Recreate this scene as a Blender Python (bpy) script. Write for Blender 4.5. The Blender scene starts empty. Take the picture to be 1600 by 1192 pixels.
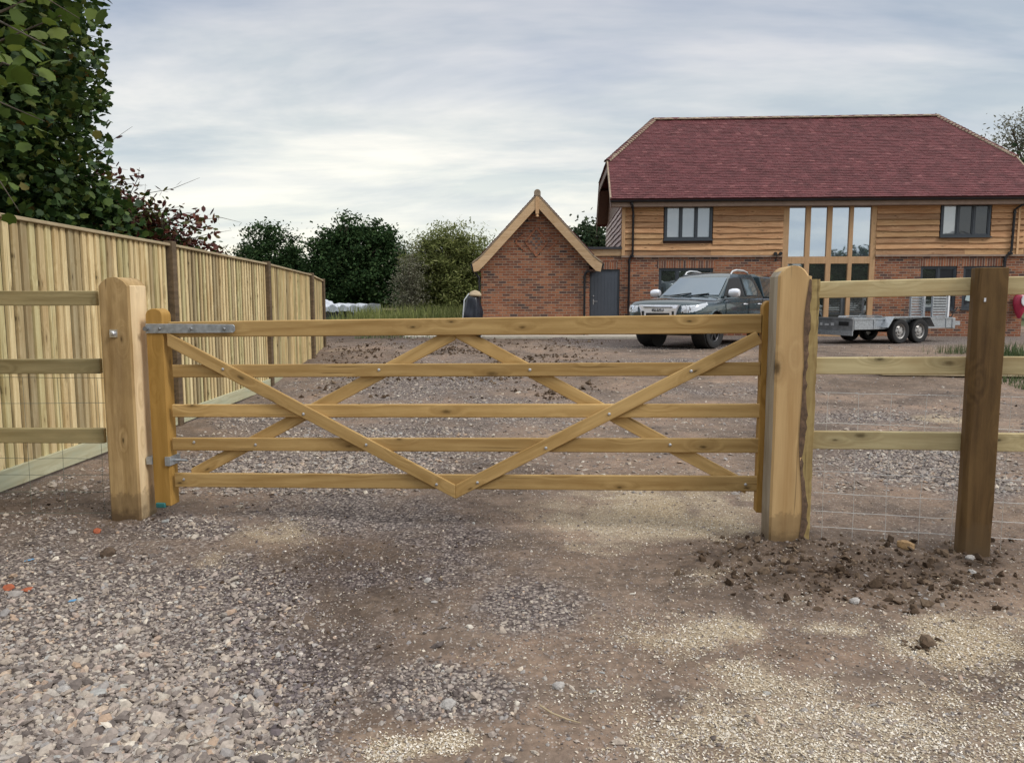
import bpy, bmesh, math, random
import numpy as np
from mathutils import Vector, Matrix
R=math.radians
C=bpy.context.scene.collection
S=bpy.context.scene
random.seed(7); rng=np.random.default_rng(11)

# ------------------------------------------------------------------ camera
F=1180.0; HC=1.40; PITCH=math.atan((596-471)/F); CP,SP=math.cos(PITCH),math.sin(PITCH)
cd=bpy.data.cameras.new('camera'); cam=bpy.data.objects.new('camera',cd); C.objects.link(cam)
cd.sensor_width=36; cd.lens=36*F/1600; cd.clip_start=.05; cd.clip_end=3000
cam.location=(0,0,HC); cam.rotation_euler=(R(90)-PITCH,0,0); S.camera=cam
S.view_settings.view_transform='Standard'; S.view_settings.look='None'; S.view_settings.gamma=1
S.view_settings.exposure=0.36
S.render.resolution_x=1024; S.render.resolution_y=762
# ------------------------------------------------------------------ sky + sun (overcast)
SUN_EL,SUN_AZ=R(42),R(118)        # azimuth measured clockwise from +Y
w=bpy.data.worlds.new('World'); S.world=w; w.use_nodes=True
nt=w.node_tree; nt.nodes.clear()
def N(nt,t,**kw):
    n=nt.nodes.new(t)
    for k,v in kw.items(): setattr(n,k,v)
    return n
out=N(nt,'ShaderNodeOutputWorld'); bg=N(nt,'ShaderNodeBackground'); bg.inputs[1].default_value=.1
sky=N(nt,'ShaderNodeTexSky'); sky.sky_type='NISHITA'; sky.sun_disc=False; sky.sun_elevation=SUN_EL; sky.sun_rotation=SUN_AZ
tc=N(nt,'ShaderNodeTexCoord'); sep=N(nt,'ShaderNodeSeparateXYZ'); nt.links.new(tc.outputs['Generated'],sep.inputs[0])
def M(nt,op,a,b=None,c=None):
    n=N(nt,'ShaderNodeMath',operation=op)
    for i,v in enumerate((a,b,c)):
        if v is None: continue
        if isinstance(v,(int,float)): n.inputs[i].default_value=v
        else: nt.links.new(v,n.inputs[i])
    return n.outputs[0]
def ramp(nt,fac,stops,interp='LINEAR'):
    n=N(nt,'ShaderNodeValToRGB'); n.color_ramp.interpolation=interp
    el=n.color_ramp.elements
    while len(el)<len(stops): el.new(.5)
    for e,(p,c) in zip(el,stops):
        e.position=p; e.color=tuple(c)+((1,) if len(c)==3 else ())
    nt.links.new(fac,n.inputs[0]); return n.outputs[0]
def mixc(nt,fac,a,b,bt='MIX'):
    n=N(nt,'ShaderNodeMix',data_type='RGBA',blend_type=bt)
    for s,v in ((n.inputs[0],fac),(n.inputs[6],a),(n.inputs[7],b)):
        if isinstance(v,(int,float)): s.default_value=v
        elif isinstance(v,tuple): s.default_value=v+((1,) if len(v)==3 else ())
        else: nt.links.new(v,s)
    return n.outputs[2]
zz=M(nt,'MAXIMUM',sep.outputs[2],0.0)
den=M(nt,'ADD',zz,.22)
cx=M(nt,'DIVIDE',sep.outputs[0],den); cy=M(nt,'DIVIDE',sep.outputs[1],den)
cmb=N(nt,'ShaderNodeCombineXYZ'); nt.links.new(M(nt,'MULTIPLY',cx,.55),cmb.inputs[0]); nt.links.new(M(nt,'MULTIPLY',cy,1.25),cmb.inputs[1])
nz=N(nt,'ShaderNodeTexNoise'); nz.inputs['Scale'].default_value=1.25; nz.inputs['Detail'].default_value=6; nz.inputs['Roughness'].default_value=.60; nz.inputs['Distortion'].default_value=.35
nt.links.new(cmb.outputs[0],nz.inputs['Vector'])
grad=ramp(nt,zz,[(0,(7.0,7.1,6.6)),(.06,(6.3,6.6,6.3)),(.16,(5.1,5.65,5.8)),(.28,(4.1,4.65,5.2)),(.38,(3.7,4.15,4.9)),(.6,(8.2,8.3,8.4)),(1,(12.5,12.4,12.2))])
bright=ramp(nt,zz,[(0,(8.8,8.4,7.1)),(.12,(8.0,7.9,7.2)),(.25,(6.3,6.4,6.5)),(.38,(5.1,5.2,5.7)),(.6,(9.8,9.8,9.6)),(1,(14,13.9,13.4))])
cl=ramp(nt,nz.outputs[0],[(.42,(0,0,0)),(.60,(1,1,1))])
nz2=N(nt,'ShaderNodeTexNoise'); nz2.inputs['Scale'].default_value=2.3; nz2.inputs['Detail'].default_value=5
nt.links.new(cmb.outputs[0],nz2.inputs['Vector'])
dk=ramp(nt,nz2.outputs[0],[(.36,(.78,.82,.89)),(.58,(1.02,1.01,1))])
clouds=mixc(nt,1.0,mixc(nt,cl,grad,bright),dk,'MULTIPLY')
gd_=N(nt,'ShaderNodeVectorMath',operation='DOT_PRODUCT'); nt.links.new(tc.outputs['Generated'],gd_.inputs[0]); gd_.inputs[1].default_value=(-.20,.97,.10)
glow=ramp(nt,M(nt,'MULTIPLY',gd_.outputs['Value'],M(nt,'ADD',.985,M(nt,'MULTIPLY',nz.outputs[0],.03))),[(.945,(0,0,0)),(1.0,(1.5,1.25,.75))])
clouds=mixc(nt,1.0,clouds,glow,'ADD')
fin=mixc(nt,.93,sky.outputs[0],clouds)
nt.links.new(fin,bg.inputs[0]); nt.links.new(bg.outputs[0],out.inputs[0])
sl=bpy.data.lights.new('sun','SUN'); sl.energy=1.45; sl.angle=R(18); sl.color=(1,.95,.88)
so=bpy.data.objects.new('sun',sl); C.objects.link(so)
sd=Vector((math.sin(SUN_AZ)*math.cos(SUN_EL),math.cos(SUN_AZ)*math.cos(SUN_EL),math.sin(SUN_EL)))
so.rotation_euler=sd.to_track_quat('Z','Y').to_euler()

# ------------------------------------------------------------------ maths helpers
def ray(px,py):
    u=(px-800)/F; v=(596-py)/F
    return Vector((u,CP+v*SP,-SP+v*CP))
def atY(px,py,Y):
    d=ray(px,py); return Vector((0,0,HC))+d*(Y/d.y)
def loc_pix(T,px,py,yl=0.0):
    """thing frame T=(location, yaw): the point of the plane y=yl that lies under a measured pixel -> (x,z) in that frame"""
    o,a=T; g=Vector((math.cos(a),math.sin(a),0)); n=Vector((-math.sin(a),math.cos(a),0))
    d=ray(px,py); c=Vector((0,0,HC)); o=Vector(o)
    t=((o+n*yl-c).dot(n))/d.dot(n); p=c+d*t-o
    return p.dot(g),p.z
def sstep(a,b,x): t=np.clip((x-a)/(b-a),0,1); return t*t*(3-2*t)
def vnoise(x,y,seed=0):
    x=np.asarray(x,float); y=np.asarray(y,float)
    xi=np.floor(x).astype(np.int64); yi=np.floor(y).astype(np.int64); xf=x-xi; yf=y-yi
    def h(a,b):
        n=(a*374761393+b*668265263+seed*1442695041)&0x7fffffff
        n=((n^(n>>13))*1274126177)&0x7fffffff
        return ((n^(n>>16))&0xffff)/65535.0
    u=xf*xf*(3-2*xf); v=yf*yf*(3-2*yf)
    return (h(xi,yi)*(1-u)+h(xi+1,yi)*u)*(1-v)+(h(xi,yi+1)*(1-u)+h(xi+1,yi+1)*u)*v
def fbm(x,y,seed=0,o=4):
    s=0;a=.5;t=0
    for i in range(o): s=s+a*vnoise(x*2**i,y*2**i,seed+i*17); t+=a; a*=.5
    return s/t
# ground zones: where gravel, sawdust and dark soil lie, plus contact shade painted at the post feet; (cx,cy,rx,ry,amount) of each patch as surveyed
GRAV=[(120,1080,330,190,1.3),(60,930,170,75,.9),(330,930,150,75,.7),(300,830,110,28,.55),(540,800,170,50,.62),(690,860,110,70,.62),(560,880,140,60,.42),(850,950,120,50,.65),(700,1085,110,38,1.0),(420,1120,110,50,.5),(960,1000,60,30,.3),(820,880,60,80,.3),
 (60,900,120,30,.8),(420,735,170,32,.9),(590,700,210,38,.75),(430,655,140,22,.6),(640,610,220,26,.55),(1420,725,130,34,.9),(1520,770,70,30,.7),(1300,652,220,13,.5),(1330,548,300,12,1.0),(1040,556,170,12,.9),(760,645,260,24,.5),(1450,830,80,20,.3),(1000,700,160,16,.35),(900,640,120,10,.35),(1130,620,160,10,.4),(1480,590,120,8,.6),(1050,590,200,7,.5),(640,560,120,6,.4)]
SAW=[(1040,800,150,34,1.1),(940,850,70,20,.5),(1120,985,115,28,1.25),(1330,1130,330,100,.95),(1500,1010,150,42,.95),(1290,985,110,25,.7),(1180,1090,160,70,.75),(430,1172,42,9,1.3),(620,1172,40,17,1.3),(702,1162,42,17,1.3),(790,1180,40,8,.9),(430,835,90,24,.42),(345,872,60,16,.4),(1500,655,60,7,.9),(1120,905,90,20,.3),(90,735,60,8,.5),(1250,940,60,14,.4),(1000,940,120,60,.18),(1080,1050,130,60,.4),(480,705,50,6,.4),(560,610,60,5,.5),(530,572,30,3,.8),(1480,1080,110,50,.6)]
DARK=[(168,800,75,20,.8),(1235,855,70,18,1.1),(1525,878,60,20,1.1),(1350,895,270,48,1.0),(1180,862,70,26,1.0),(70,800,130,30,.8),(560,900,170,55,1.05),(470,1060,120,80,.85),(520,980,140,90,.8),(730,830,80,70,.6),(330,960,40,20,.2),(1510,900,100,60,.5),(620,543,190,15,1.3),(860,545,190,12,1.1),(900,600,150,8,.5),(560,585,80,10,.4),(1380,610,120,9,.5),(1250,1010,50,25,.6),(1100,880,60,25,.6),(1180,960,40,14,.4),(1440,1010,60,10,.7)]  # first three paint contact shade round the post feet into the dark soil
def topix(X,Y):
    zc=Y*CP+HC*SP; v=(-HC*CP+Y*SP); zc=np.maximum(zc,.05)
    return 800+F*X/zc, 596-F*v/zc
def zone(L,X,Y,seed,amp=.55):
    px,py=topix(X,Y)
    n=(fbm(X*2.2,Y*2.2,seed,4)-.5)*2; n2=(fbm(X*9,Y*9,seed+5,3)-.5)*2
    m=np.zeros_like(px)
    for cx,cy,rx,ry,a in L:
        d=((px-cx)/rx)**2+((py-cy)/ry)**2
        m=np.maximum(m,a*np.exp(-d*.8))
    m=m+(n*.55+n2*.35)*amp*np.minimum(1,m*2.5)
    return np.clip(m,0,1)*(Y>1.2)
def masks(X,Y):
    g=zone(GRAV,X,Y,3); s=zone(SAW,X,Y,21,1.35); d=zone(DARK,X,Y,41)
    far=(Y>9)&((np.abs(X)>3)|(Y>26))
    return g,s,d
def gz(X,Y):
    X=np.asarray(X,float); Y=np.asarray(Y,float)
    base=.34*sstep(8.5,16.5,Y)
    nearw=1-sstep(14,30,Y)
    r=(fbm(X*.7,Y*.7,5,3)-.5)*.05*nearw+(fbm(X*4,Y*4,9,3)-.5)*.022*nearw+(fbm(X*17,Y*17,13,3)-.5)*.014*(1-sstep(6,12,Y))
    d=np.clip(zone(DARK[:6]+DARK[10:11],X,Y,41),0,1)
    r=r+d*((fbm(X*9,Y*9,77,4)-.42)*.085)*(1-sstep(7,9,Y))
    flat=sstep(16,17.5,Y)*(1-sstep(40,60,Y))
    px,_=topix(X,Y); lump=sstep(11,14,Y)*(1-sstep(20.5,21.5,Y))*sstep(430,520,px)*(1-sstep(860,960,px))
    for xc,yc in ((-2.40,4.78),(1.62,4.33),(2.52,4.03)): r=r+.010*np.exp(-(((X-xc)/.24)**2+((Y-yc)/.22)**2))*(.6+.8*fbm(X*8,Y*8,95,3))
    for xc in (-.95,.55): r=r-.016*np.exp(-((X-xc-.12*np.sin(Y*.5))/.16)**2)*(1-sstep(9,14,Y))
    return base+r*(1-.8*flat)+lump*(fbm(X*1.6,Y*1.6,88,4)-.40)*.22
def g1(x,y): return float(gz(np.array([x]),np.array([y]))[0])

# ------------------------------------------------------------------ object helpers
def tag(o,label=None,cat=None,group=None,kind=None):
    if label: o['label']=label
    if cat: o['category']=cat
    if group: o['group']=group
    if kind: o['kind']=kind
    return o
def empty(name,loc,rz=0,**k):
    o=bpy.data.objects.new(name,None); C.objects.link(o); o.location=loc; o.rotation_euler=(0,0,rz); o.empty_display_size=.2
    return tag(o,**k)
def link(name,me,mat,parent=None):
    o=bpy.data.objects.new(name,me); C.objects.link(o)
    if mat is not None:
        me.materials.clear()
        for m in (mat if isinstance(mat,(list,tuple)) else [mat]): me.materials.append(m)
    if parent is not None: o.parent=parent
    return o
def mesh_np(name,V,Fc,mat,parent=None,smooth=False):
    """V (n,3), Fc (m,k)"""
    V=np.asarray(V,np.float32); Fc=np.asarray(Fc,np.int32); m,k=Fc.shape
    me=bpy.data.meshes.new(name); me.vertices.add(len(V)); me.vertices.foreach_set('co',V.ravel())
    me.loops.add(m*k); me.loops.foreach_set('vertex_index',Fc.ravel())
    me.polygons.add(m); me.polygons.foreach_set('loop_start',np.arange(0,m*k,k,dtype=np.int32))
    try: me.polygons.foreach_set('loop_total',np.full(m,k,np.int32))
    except Exception: pass
    me.polygons.foreach_set('use_smooth',np.full(m,smooth,bool))
    me.update(calc_edges=True)
    return link(name,me,mat,parent)
class MB:
    def __init__(s): s.v=[]; s.f=[]; s.mi=[]; s.cur=0
    def add(s,vs,fs):
        b=len(s.v); s.v+= [tuple(v) for v in vs]; s.f+=[tuple(b+i for i in f) for f in fs]; s.mi+=[s.cur]*len(fs); return s
    def hexa(s,p):  # 8 points: bottom 4, top 4
        return s.add(p,[(0,3,2,1),(4,5,6,7),(0,1,5,4),(1,2,6,5),(2,3,7,6),(3,0,4,7)])
    def box(s,x0,x1,y0,y1,z0,z1):
        return s.hexa([(x0,y0,z0),(x1,y0,z0),(x1,y1,z0),(x0,y1,z0),(x0,y0,z1),(x1,y0,z1),(x1,y1,z1),(x0,y1,z1)])
    def quad(s,a,b,c,d): return s.add([a,b,c,d],[(0,1,2,3)])
    def prism(s,poly,d):   # poly list of 3D points, extruded by vector d
        n=len(poly); d=Vector(d); q=[Vector(p) for p in poly]; q2=[p+d for p in q]
        return s.add(q+q2,[tuple(range(n))[::-1],tuple(range(n,2*n))]+[(i,(i+1)%n,n+(i+1)%n,n+i) for i in range(n)])
    def tube(s,pts,r,seg=8,caps=True):
        pts=[Vector(p) for p in pts]; n=len(pts)
        rs=r if isinstance(r,(list,tuple)) else [r]*n
        b=len(s.v); ref=None
        for i,p in enumerate(pts):
            t=(pts[min(i+1,n-1)]-pts[max(i-1,0)]).normalized()
            if ref is None: ref=t.orthogonal().normalized()
            a=(ref-t*ref.dot(t)).normalized(); ref=a; c=t.cross(a)
            for k in range(seg):
                th=2*math.pi*k/seg; s.v.append(tuple(p+a*math.cos(th)*rs[i]+c*math.sin(th)*rs[i]))
        for i in range(n-1):
            for k in range(seg):
                k2=(k+1)%seg; s.f.append((b+i*seg+k,b+i*seg+k2,b+(i+1)*seg+k2,b+(i+1)*seg+k)); s.mi.append(s.cur)
        if caps:
            s.f.append(tuple(b+k for k in range(seg))[::-1]); s.mi.append(s.cur)
            s.f.append(tuple(b+(n-1)*seg+k for k in range(seg))); s.mi.append(s.cur)
        return s
    def lathe(s,prof,c=(0,0,0),seg=28,axis='Y',caps=True):   # prof: (radius, offset along axis)
        b=len(s.v); n=len(prof)
        for r,h in prof:
            for k in range(seg):
                th=2*math.pi*k/seg; a,bb=r*math.cos(th),r*math.sin(th)
                s.v.append((c[0]+a,c[1]+h,c[2]+bb) if axis=='Y' else (c[0]+a,c[1]+bb,c[2]+h))
        for i in range(n-1):
            for k in range(seg):
                k2=(k+1)%seg; s.f.append((b+i*seg+k,b+i*seg+k2,b+(i+1)*seg+k2,b+(i+1)*seg+k)); s.mi.append(s.cur)
        if caps:
            s.f.append(tuple(b+k for k in range(seg))); s.mi.append(s.cur)
            s.f.append(tuple(b+(n-1)*seg+k for k in range(seg))[::-1]); s.mi.append(s.cur)
        return s
    def build(s,name,mat,parent=None,loc=None,rot=None,bevel=0,smooth=False,seg=1):
        bm=bmesh.new(); vs=[bm.verts.new(v) for v in s.v]; bm.verts.index_update()
        for f,mi in zip(s.f,s.mi):
            try: fc=bm.faces.new([vs[i] for i in f]); fc.material_index=mi; fc.smooth=smooth
            except ValueError: pass
        bmesh.ops.recalc_face_normals(bm,faces=bm.faces)
        if bevel: bmesh.ops.bevel(bm,geom=list(bm.edges),offset=bevel,segments=seg,affect='EDGES',profile=.6)
        me=bpy.data.meshes.new(name); bm.to_mesh(me); bm.free()
        o=link(name,me,mat,parent)
        if loc is not None: o.location=loc
        if rot is not None: o.rotation_euler=rot
        if smooth:
            try: me.set_sharp_from_angle(angle=R(38))
            except Exception: pass
        return o
def copy_tree(o,parent=None):
    c=o.copy(); C.objects.link(c); c.parent=parent
    for ch in [x for x in bpy.data.objects if x.parent==o]: copy_tree(ch,c)
    return c
def beam(name,p0,p1,w,t,mat,parent,k0=0,k1=0,bev=.004,wob=0.0,w1=None):
    """timber from p0 to p1 (centre line), w high, t thick; its grain runs along its own X"""
    p0,p1=Vector(p0),Vector(p1); d=p1-p0; L=d.length; x=d.normalized(); y=Vector((0,1,0)) if abs(x.y)<.9 else Vector((1,0,0))
    if abs(x.z)>.95: y=Vector((0,1,0))
    y=(y-x*y.dot(x)).normalized(); z=x.cross(y)
    w1=w if w1 is None else w1
    n=max(1,int(L/.35)) if wob else 1
    mb=MB(); vs=[]
    for i in range(n+1):
        f=i/n; ww=(w+(w1-w)*f)/2
        dz=random.uniform(-wob,wob); dy=random.uniform(-wob,wob); kx=(k0 if i==0 else 0)+(k1 if i==n else 0)
        for (yy,zq) in ((-t/2,-ww),(t/2,-ww),(t/2,ww),(-t/2,ww)): vs.append((L*f+kx*zq,yy+dy,zq+dz))
    fs=[(0,1,2,3),(4*n+3,4*n+2,4*n+1,4*n)]
    for i in range(n):
        for k in range(4): fs.append((4*i+k,4*i+(k+1)%4,4*i+4+(k+1)%4,4*i+4+k))
    mb.add(vs,fs)
    o=mb.build(name,mat,parent,bevel=bev if n==1 else 0)
    mt=Matrix.Identity(4)
    for i in range(3): mt[i][0]=x[i]; mt[i][1]=y[i]; mt[i][2]=z[i]; mt[i][3]=p0[i]
    o.matrix_local=mt
    if n>1:
        m=o.modifiers.new('bevel','BEVEL'); m.width=bev; m.segments=1; m.limit_method='ANGLE'
    return o

# ------------------------------------------------------------------ materials
def new_mat(name):
    m=bpy.data.materials.new(name); m.use_nodes=True; nt=m.node_tree; b=nt.nodes['Principled BSDF']; return m,nt,b
def noise(nt,vec,scale,detail=4,rough=.5,dist=0):
    n=N(nt,'ShaderNodeTexNoise'); n.inputs['Scale'].default_value=scale; n.inputs['Detail'].default_value=detail; n.inputs['Roughness'].default_value=rough; n.inputs['Distortion'].default_value=dist
    if vec is not None: nt.links.new(vec,n.inputs['Vector'])
    return n.outputs[0]
def mapping(nt,vec,scale=(1,1,1)):
    n=N(nt,'ShaderNodeMapping'); n.inputs['Scale'].default_value=scale; nt.links.new(vec,n.inputs[0]); return n.outputs[0]
def bump(nt,b,h,strength=.3,dist=.01):
    n=N(nt,'ShaderNodeBump'); n.inputs['Strength'].default_value=strength; n.inputs['Distance'].default_value=dist
    nt.links.new(h,n.inputs['Height']); nt.links.new(n.outputs[0],b.inputs['Normal'])
def simple(name,col,rough=.5,metal=0,var=.15,scale=8,bstr=0,coat=0,emit=None):
    m,nt,b=new_mat(name); tc=N(nt,'ShaderNodeTexCoord')
    n=noise(nt,tc.outputs['Object'],scale,5,.6)
    c=ramp(nt,n,[(.3,tuple(x*(1-var) for x in col)),(.7,tuple(min(1,x*(1+var)) for x in col))])
    nt.links.new(c,b.inputs['Base Color']); b.inputs['Metallic'].default_value=metal
    r=M(nt,'ADD',M(nt,'MULTIPLY',n,.2),rough-.1); nt.links.new(r,b.inputs['Roughness'])
    if coat: b.inputs['Coat Weight'].default_value=coat; b.inputs['Coat Roughness'].default_value=.05
    if bstr: bump(nt,b,noise(nt,tc.outputs['Object'],scale*6,4),bstr,.005)
    return m
def wood(name,c1,c2,axis='X',knots=.7,rough=.7,stain=None,islands=0,gscale=1.0,bstr=.25,foot=0):
    """grain along `axis` in object space"""
    m,nt,b=new_mat(name); tc=N(nt,'ShaderNodeTexCoord'); oi=N(nt,'ShaderNodeObjectInfo')
    add=N(nt,'ShaderNodeVectorMath',operation='ADD'); nt.links.new(tc.outputs['Object'],add.inputs[0])
    rv=N(nt,'ShaderNodeCombineXYZ')
    for i,k in enumerate((37.,91.,53.)): nt.links.new(M(nt,'MULTIPLY',oi.outputs['Random'],k),rv.inputs[i])
    vec=add.outputs[0]; nt.links.new(rv.outputs[0],add.inputs[1])
    if islands:
        ge=N(nt,'ShaderNodeNewGeometry'); a2=N(nt,'ShaderNodeVectorMath',operation='ADD'); cv=N(nt,'ShaderNodeCombineXYZ')
        for i,k in enumerate((77.,41.,63.)): nt.links.new(M(nt,'MULTIPLY',ge.outputs['Random Per Island'],k),cv.inputs[i])
        nt.links.new(vec,a2.inputs[0]); nt.links.new(cv.outputs[0],a2.inputs[1]); vec=a2.outputs[0]
    st={'X':(1,9,9),'Z':(9,9,1)}[axis]; st=tuple(q*gscale for q in st)
    # knots: one per cell of a 2D lattice over the face, with the grain flowing round them
    sx_=N(nt,'ShaderNodeSeparateXYZ'); nt.links.new(vec,sx_.inputs[0]); kc=N(nt,'ShaderNodeCombineXYZ')
    across=M(nt,'ADD',sx_.outputs[0],sx_.outputs[1]) if axis=='Z' else M(nt,'ADD',sx_.outputs[2],sx_.outputs[1])
    nt.links.new(M(nt,'MULTIPLY',sx_.outputs[0 if axis=='X' else 2],2.2),kc.inputs[0]); nt.links.new(M(nt,'MULTIPLY',across,5.5),kc.inputs[1])
    vo=N(nt,'ShaderNodeTexVoronoi',voronoi_dimensions='2D'); vo.inputs['Scale'].default_value=1.0; nt.links.new(kc.outputs[0],vo.inputs['Vector'])
    swirl=ramp(nt,vo.outputs['Distance'],[(.02,(1,1,1)),(.30,(0,0,0))])
    mp=mapping(nt,vec,st)
    am=N(nt,'ShaderNodeVectorMath',operation='ADD'); nt.links.new(mp,am.inputs[0]); nt.links.new(mixc(nt,1.0,swirl,(.75,.75,.75),'MULTIPLY'),am.inputs[1]); mp=am.outputs[0]
    big=noise(nt,mp,.8,4,.6,.9)
    wv=N(nt,'ShaderNodeTexWave',wave_type='BANDS',bands_direction='Z' if axis=='X' else 'X'); wv.inputs['Scale'].default_value=.55; wv.inputs['Distortion'].default_value=16; wv.inputs['Detail'].default_value=4; wv.inputs['Detail Scale'].default_value=.55; wv.inputs['Detail Roughness'].default_value=.6
    nt.links.new(mp,wv.inputs[0])
    fine=noise(nt,mapping(nt,vec,tuple(q*7 for q in ({'X':(.4,9,9),'Z':(9,9,.4)}[axis]))),1.5,4,.7)
    h=M(nt,'ADD',M(nt,'MULTIPLY',wv.outputs[1],.13),M(nt,'ADD',M(nt,'MULTIPLY',big,.6),M(nt,'MULTIPLY',fine,.32)))
    col=ramp(nt,h,[(.34,c2),(.66,c1)])
    # drying checks: thin dark splits that run with the grain
    ck=noise(nt,mapping(nt,vec,tuple(q for q in ({'X':(1.1,34,34),'Z':(34,34,1.1)}[axis]))),1.0,2,.4,.2)
    col=mixc(nt,M(nt,'MULTIPLY',ramp(nt,ck,[(.685,(0,0,0)),(.72,(1,1,1))]),.6),col,tuple(q*.35 for q in c2))
    vc=N(nt,'ShaderNodeSeparateColor'); nt.links.new(vo.outputs['Color'],vc.inputs[0])
    has=M(nt,'GREATER_THAN',vc.outputs[0],1-.6*knots)
    kd=M(nt,'ADD',M(nt,'MULTIPLY',vo.outputs['Distance'],M(nt,'ADD',.75,M(nt,'MULTIPLY',vc.outputs[1],1.3))),M(nt,'MULTIPLY',M(nt,'SUBTRACT',noise(nt,vec,38,3,.6),.5),.07))
    halo=ramp(nt,kd,[(.03,(1,1,1)),(.22,(0,0,0))]); kn=ramp(nt,kd,[(.02,(1,1,1)),(.085,(0,0,0))])
    col=mixc(nt,M(nt,'MULTIPLY',M(nt,'MULTIPLY',halo,has),.55),col,tuple(q*.62 for q in c2))
    col=mixc(nt,M(nt,'MULTIPLY',M(nt,'MULTIPLY',kn,has),.85),col,tuple(q*.22 for q in c2))
    # large patches of weathering/damp
    pt=ramp(nt,noise(nt,mapping(nt,vec,{'X':(1.6,5,5),'Z':(5,5,1.6)}[axis]),1.3,5,.65),[(.45,(0,0,0)),(.68,(1,1,1))])
    col=mixc(nt,M(nt,'MULTIPLY',pt,.45),col,stain or tuple(x*.6 for x in c2))
    if islands:
        rr=ramp(nt,ge.outputs['Random Per Island'],[(0,(1-islands*.75,)*3),(.25,(1,1-islands*.08,1-islands*.2)),(.5,(1+islands*.3,1+islands*.3,1+islands*.25)),(.75,(1-islands*.25,1-islands*.15,1-islands*.3)),(1,(1+islands*.5,1+islands*.45,1+islands*.4))])
        col=mixc(nt,1.0,col,rr,'MULTIPLY')
    else:
        v=M(nt,'ADD',M(nt,'MULTIPLY',oi.outputs['Random'],.3),.85); cc=N(nt,'ShaderNodeCombineXYZ')
        for i in range(3): nt.links.new(v,cc.inputs[i])
        col=mixc(nt,1.0,col,cc.outputs[0],'MULTIPLY')
    if foot:   # splashed mud and damp tide mark round the foot, strengthened as painted contact shade
        so_=N(nt,'ShaderNodeSeparateXYZ'); nt.links.new(tc.outputs['Object'],so_.inputs[0])
        zz_=M(nt,'ADD',so_.outputs[2],M(nt,'MULTIPLY',M(nt,'SUBTRACT',noise(nt,tc.outputs['Object'],11,5,.7),.5),.30))
        fm=ramp(nt,zz_,[(.02,(1,1,1)),(.09,(.6,.6,.6)),(.17,(.45,.45,.45)),(.20,(0,0,0))]); col=mixc(nt,M(nt,'MULTIPLY',fm,foot),col,(.13,.085,.045))
    nt.links.new(col,b.inputs['Base Color']); b.inputs['Roughness'].default_value=rough; b.inputs['Specular IOR Level'].default_value=.25
    bump(nt,b,h,bstr,.004); return m
def brick(name,cols,mortar,w_=.225,h_=.075,ms=.010,offset=.5,vertical=False,squash=1):
    m,nt,b=new_mat(name); tc=N(nt,'ShaderNodeTexCoord'); sp=N(nt,'ShaderNodeSeparateXYZ'); nt.links.new(tc.outputs['Object'],sp.inputs[0])
    cb=N(nt,'ShaderNodeCombineXYZ'); nt.links.new(M(nt,'ADD',sp.outputs[0],sp.outputs[1]),cb.inputs[0]); nt.links.new(sp.outputs[2],cb.inputs[1])
    br=N(nt,'ShaderNodeTexBrick'); br.offset=offset; br.inputs['Scale'].default_value=1; br.inputs['Mortar Size'].default_value=ms; br.inputs['Mortar Smooth'].default_value=.3
    br.inputs['Brick Width'].default_value=w_; br.inputs['Row Height'].default_value=h_; br.inputs['Color1'].default_value=(0,0,0,1); br.inputs['Color2'].default_value=(1,1,1,1); br.inputs['Bias'].default_value=0; br.inputs['Mortar'].default_value=(.5,.5,.5,1)
    nt.links.new(cb.outputs[0],br.inputs['Vector'])
    n=len(cols); col=ramp(nt,br.outputs[0],[(i/(n-1),c) for i,c in enumerate(cols)])
    ns=noise(nt,cb.outputs[0],14,5,.65); col=mixc(nt,1.0,col,ramp(nt,ns,[(.3,(.75,.75,.75)),(.7,(1.2,1.2,1.2))]),'MULTIPLY')
    nl=noise(nt,cb.outputs[0],.7,3); col=mixc(nt,1.0,col,ramp(nt,nl,[(.3,(.86,.86,.88)),(.7,(1.12,1.1,1.08))]),'MULTIPLY')
    col=mixc(nt,br.outputs['Fac'],col,mortar)
    nt.links.new(col,b.inputs['Base Color']); b.inputs['Roughness'].default_value=.9; b.inputs['Specular IOR Level'].default_value=.2
    bump(nt,b,M(nt,'SUBTRACT',M(nt,'MULTIPLY',ns,.3),br.outputs['Fac']),.6,.008); return m
def island(name,stops,rough=.8,nscale=30,nvar=.2,bstr=.2,transl=0,spec=.3,metal=0):
    m,nt,b=new_mat(name); ge=N(nt,'ShaderNodeNewGeometry'); tc=N(nt,'ShaderNodeTexCoord')
    col=ramp(nt,ge.outputs['Random Per Island'],stops)
    ns=noise(nt,tc.outputs['Object'],nscale,4,.6)
    col=mixc(nt,1.0,col,ramp(nt,ns,[(.3,(1-nvar,)*3),(.7,(1+nvar,)*3)]),'MULTIPLY')
    nt.links.new(col,b.inputs['Base Color']); b.inputs['Roughness'].default_value=rough; b.inputs['Specular IOR Level'].default_value=spec; b.inputs['Metallic'].default_value=metal
    if bstr: bump(nt,b,ns,bstr,.005)
    if transl:
        tr=N(nt,'ShaderNodeBsdfTranslucent'); nt.links.new(col,tr.inputs[0]); mx=N(nt,'ShaderNodeMixShader'); mx.inputs[0].default_value=transl
        nt.links.new(b.outputs[0],mx.inputs[1]); nt.links.new(tr.outputs[0],mx.inputs[2]); nt.links.new(mx.outputs[0],nt.nodes['Material Output'].inputs[0])
    return m
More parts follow.
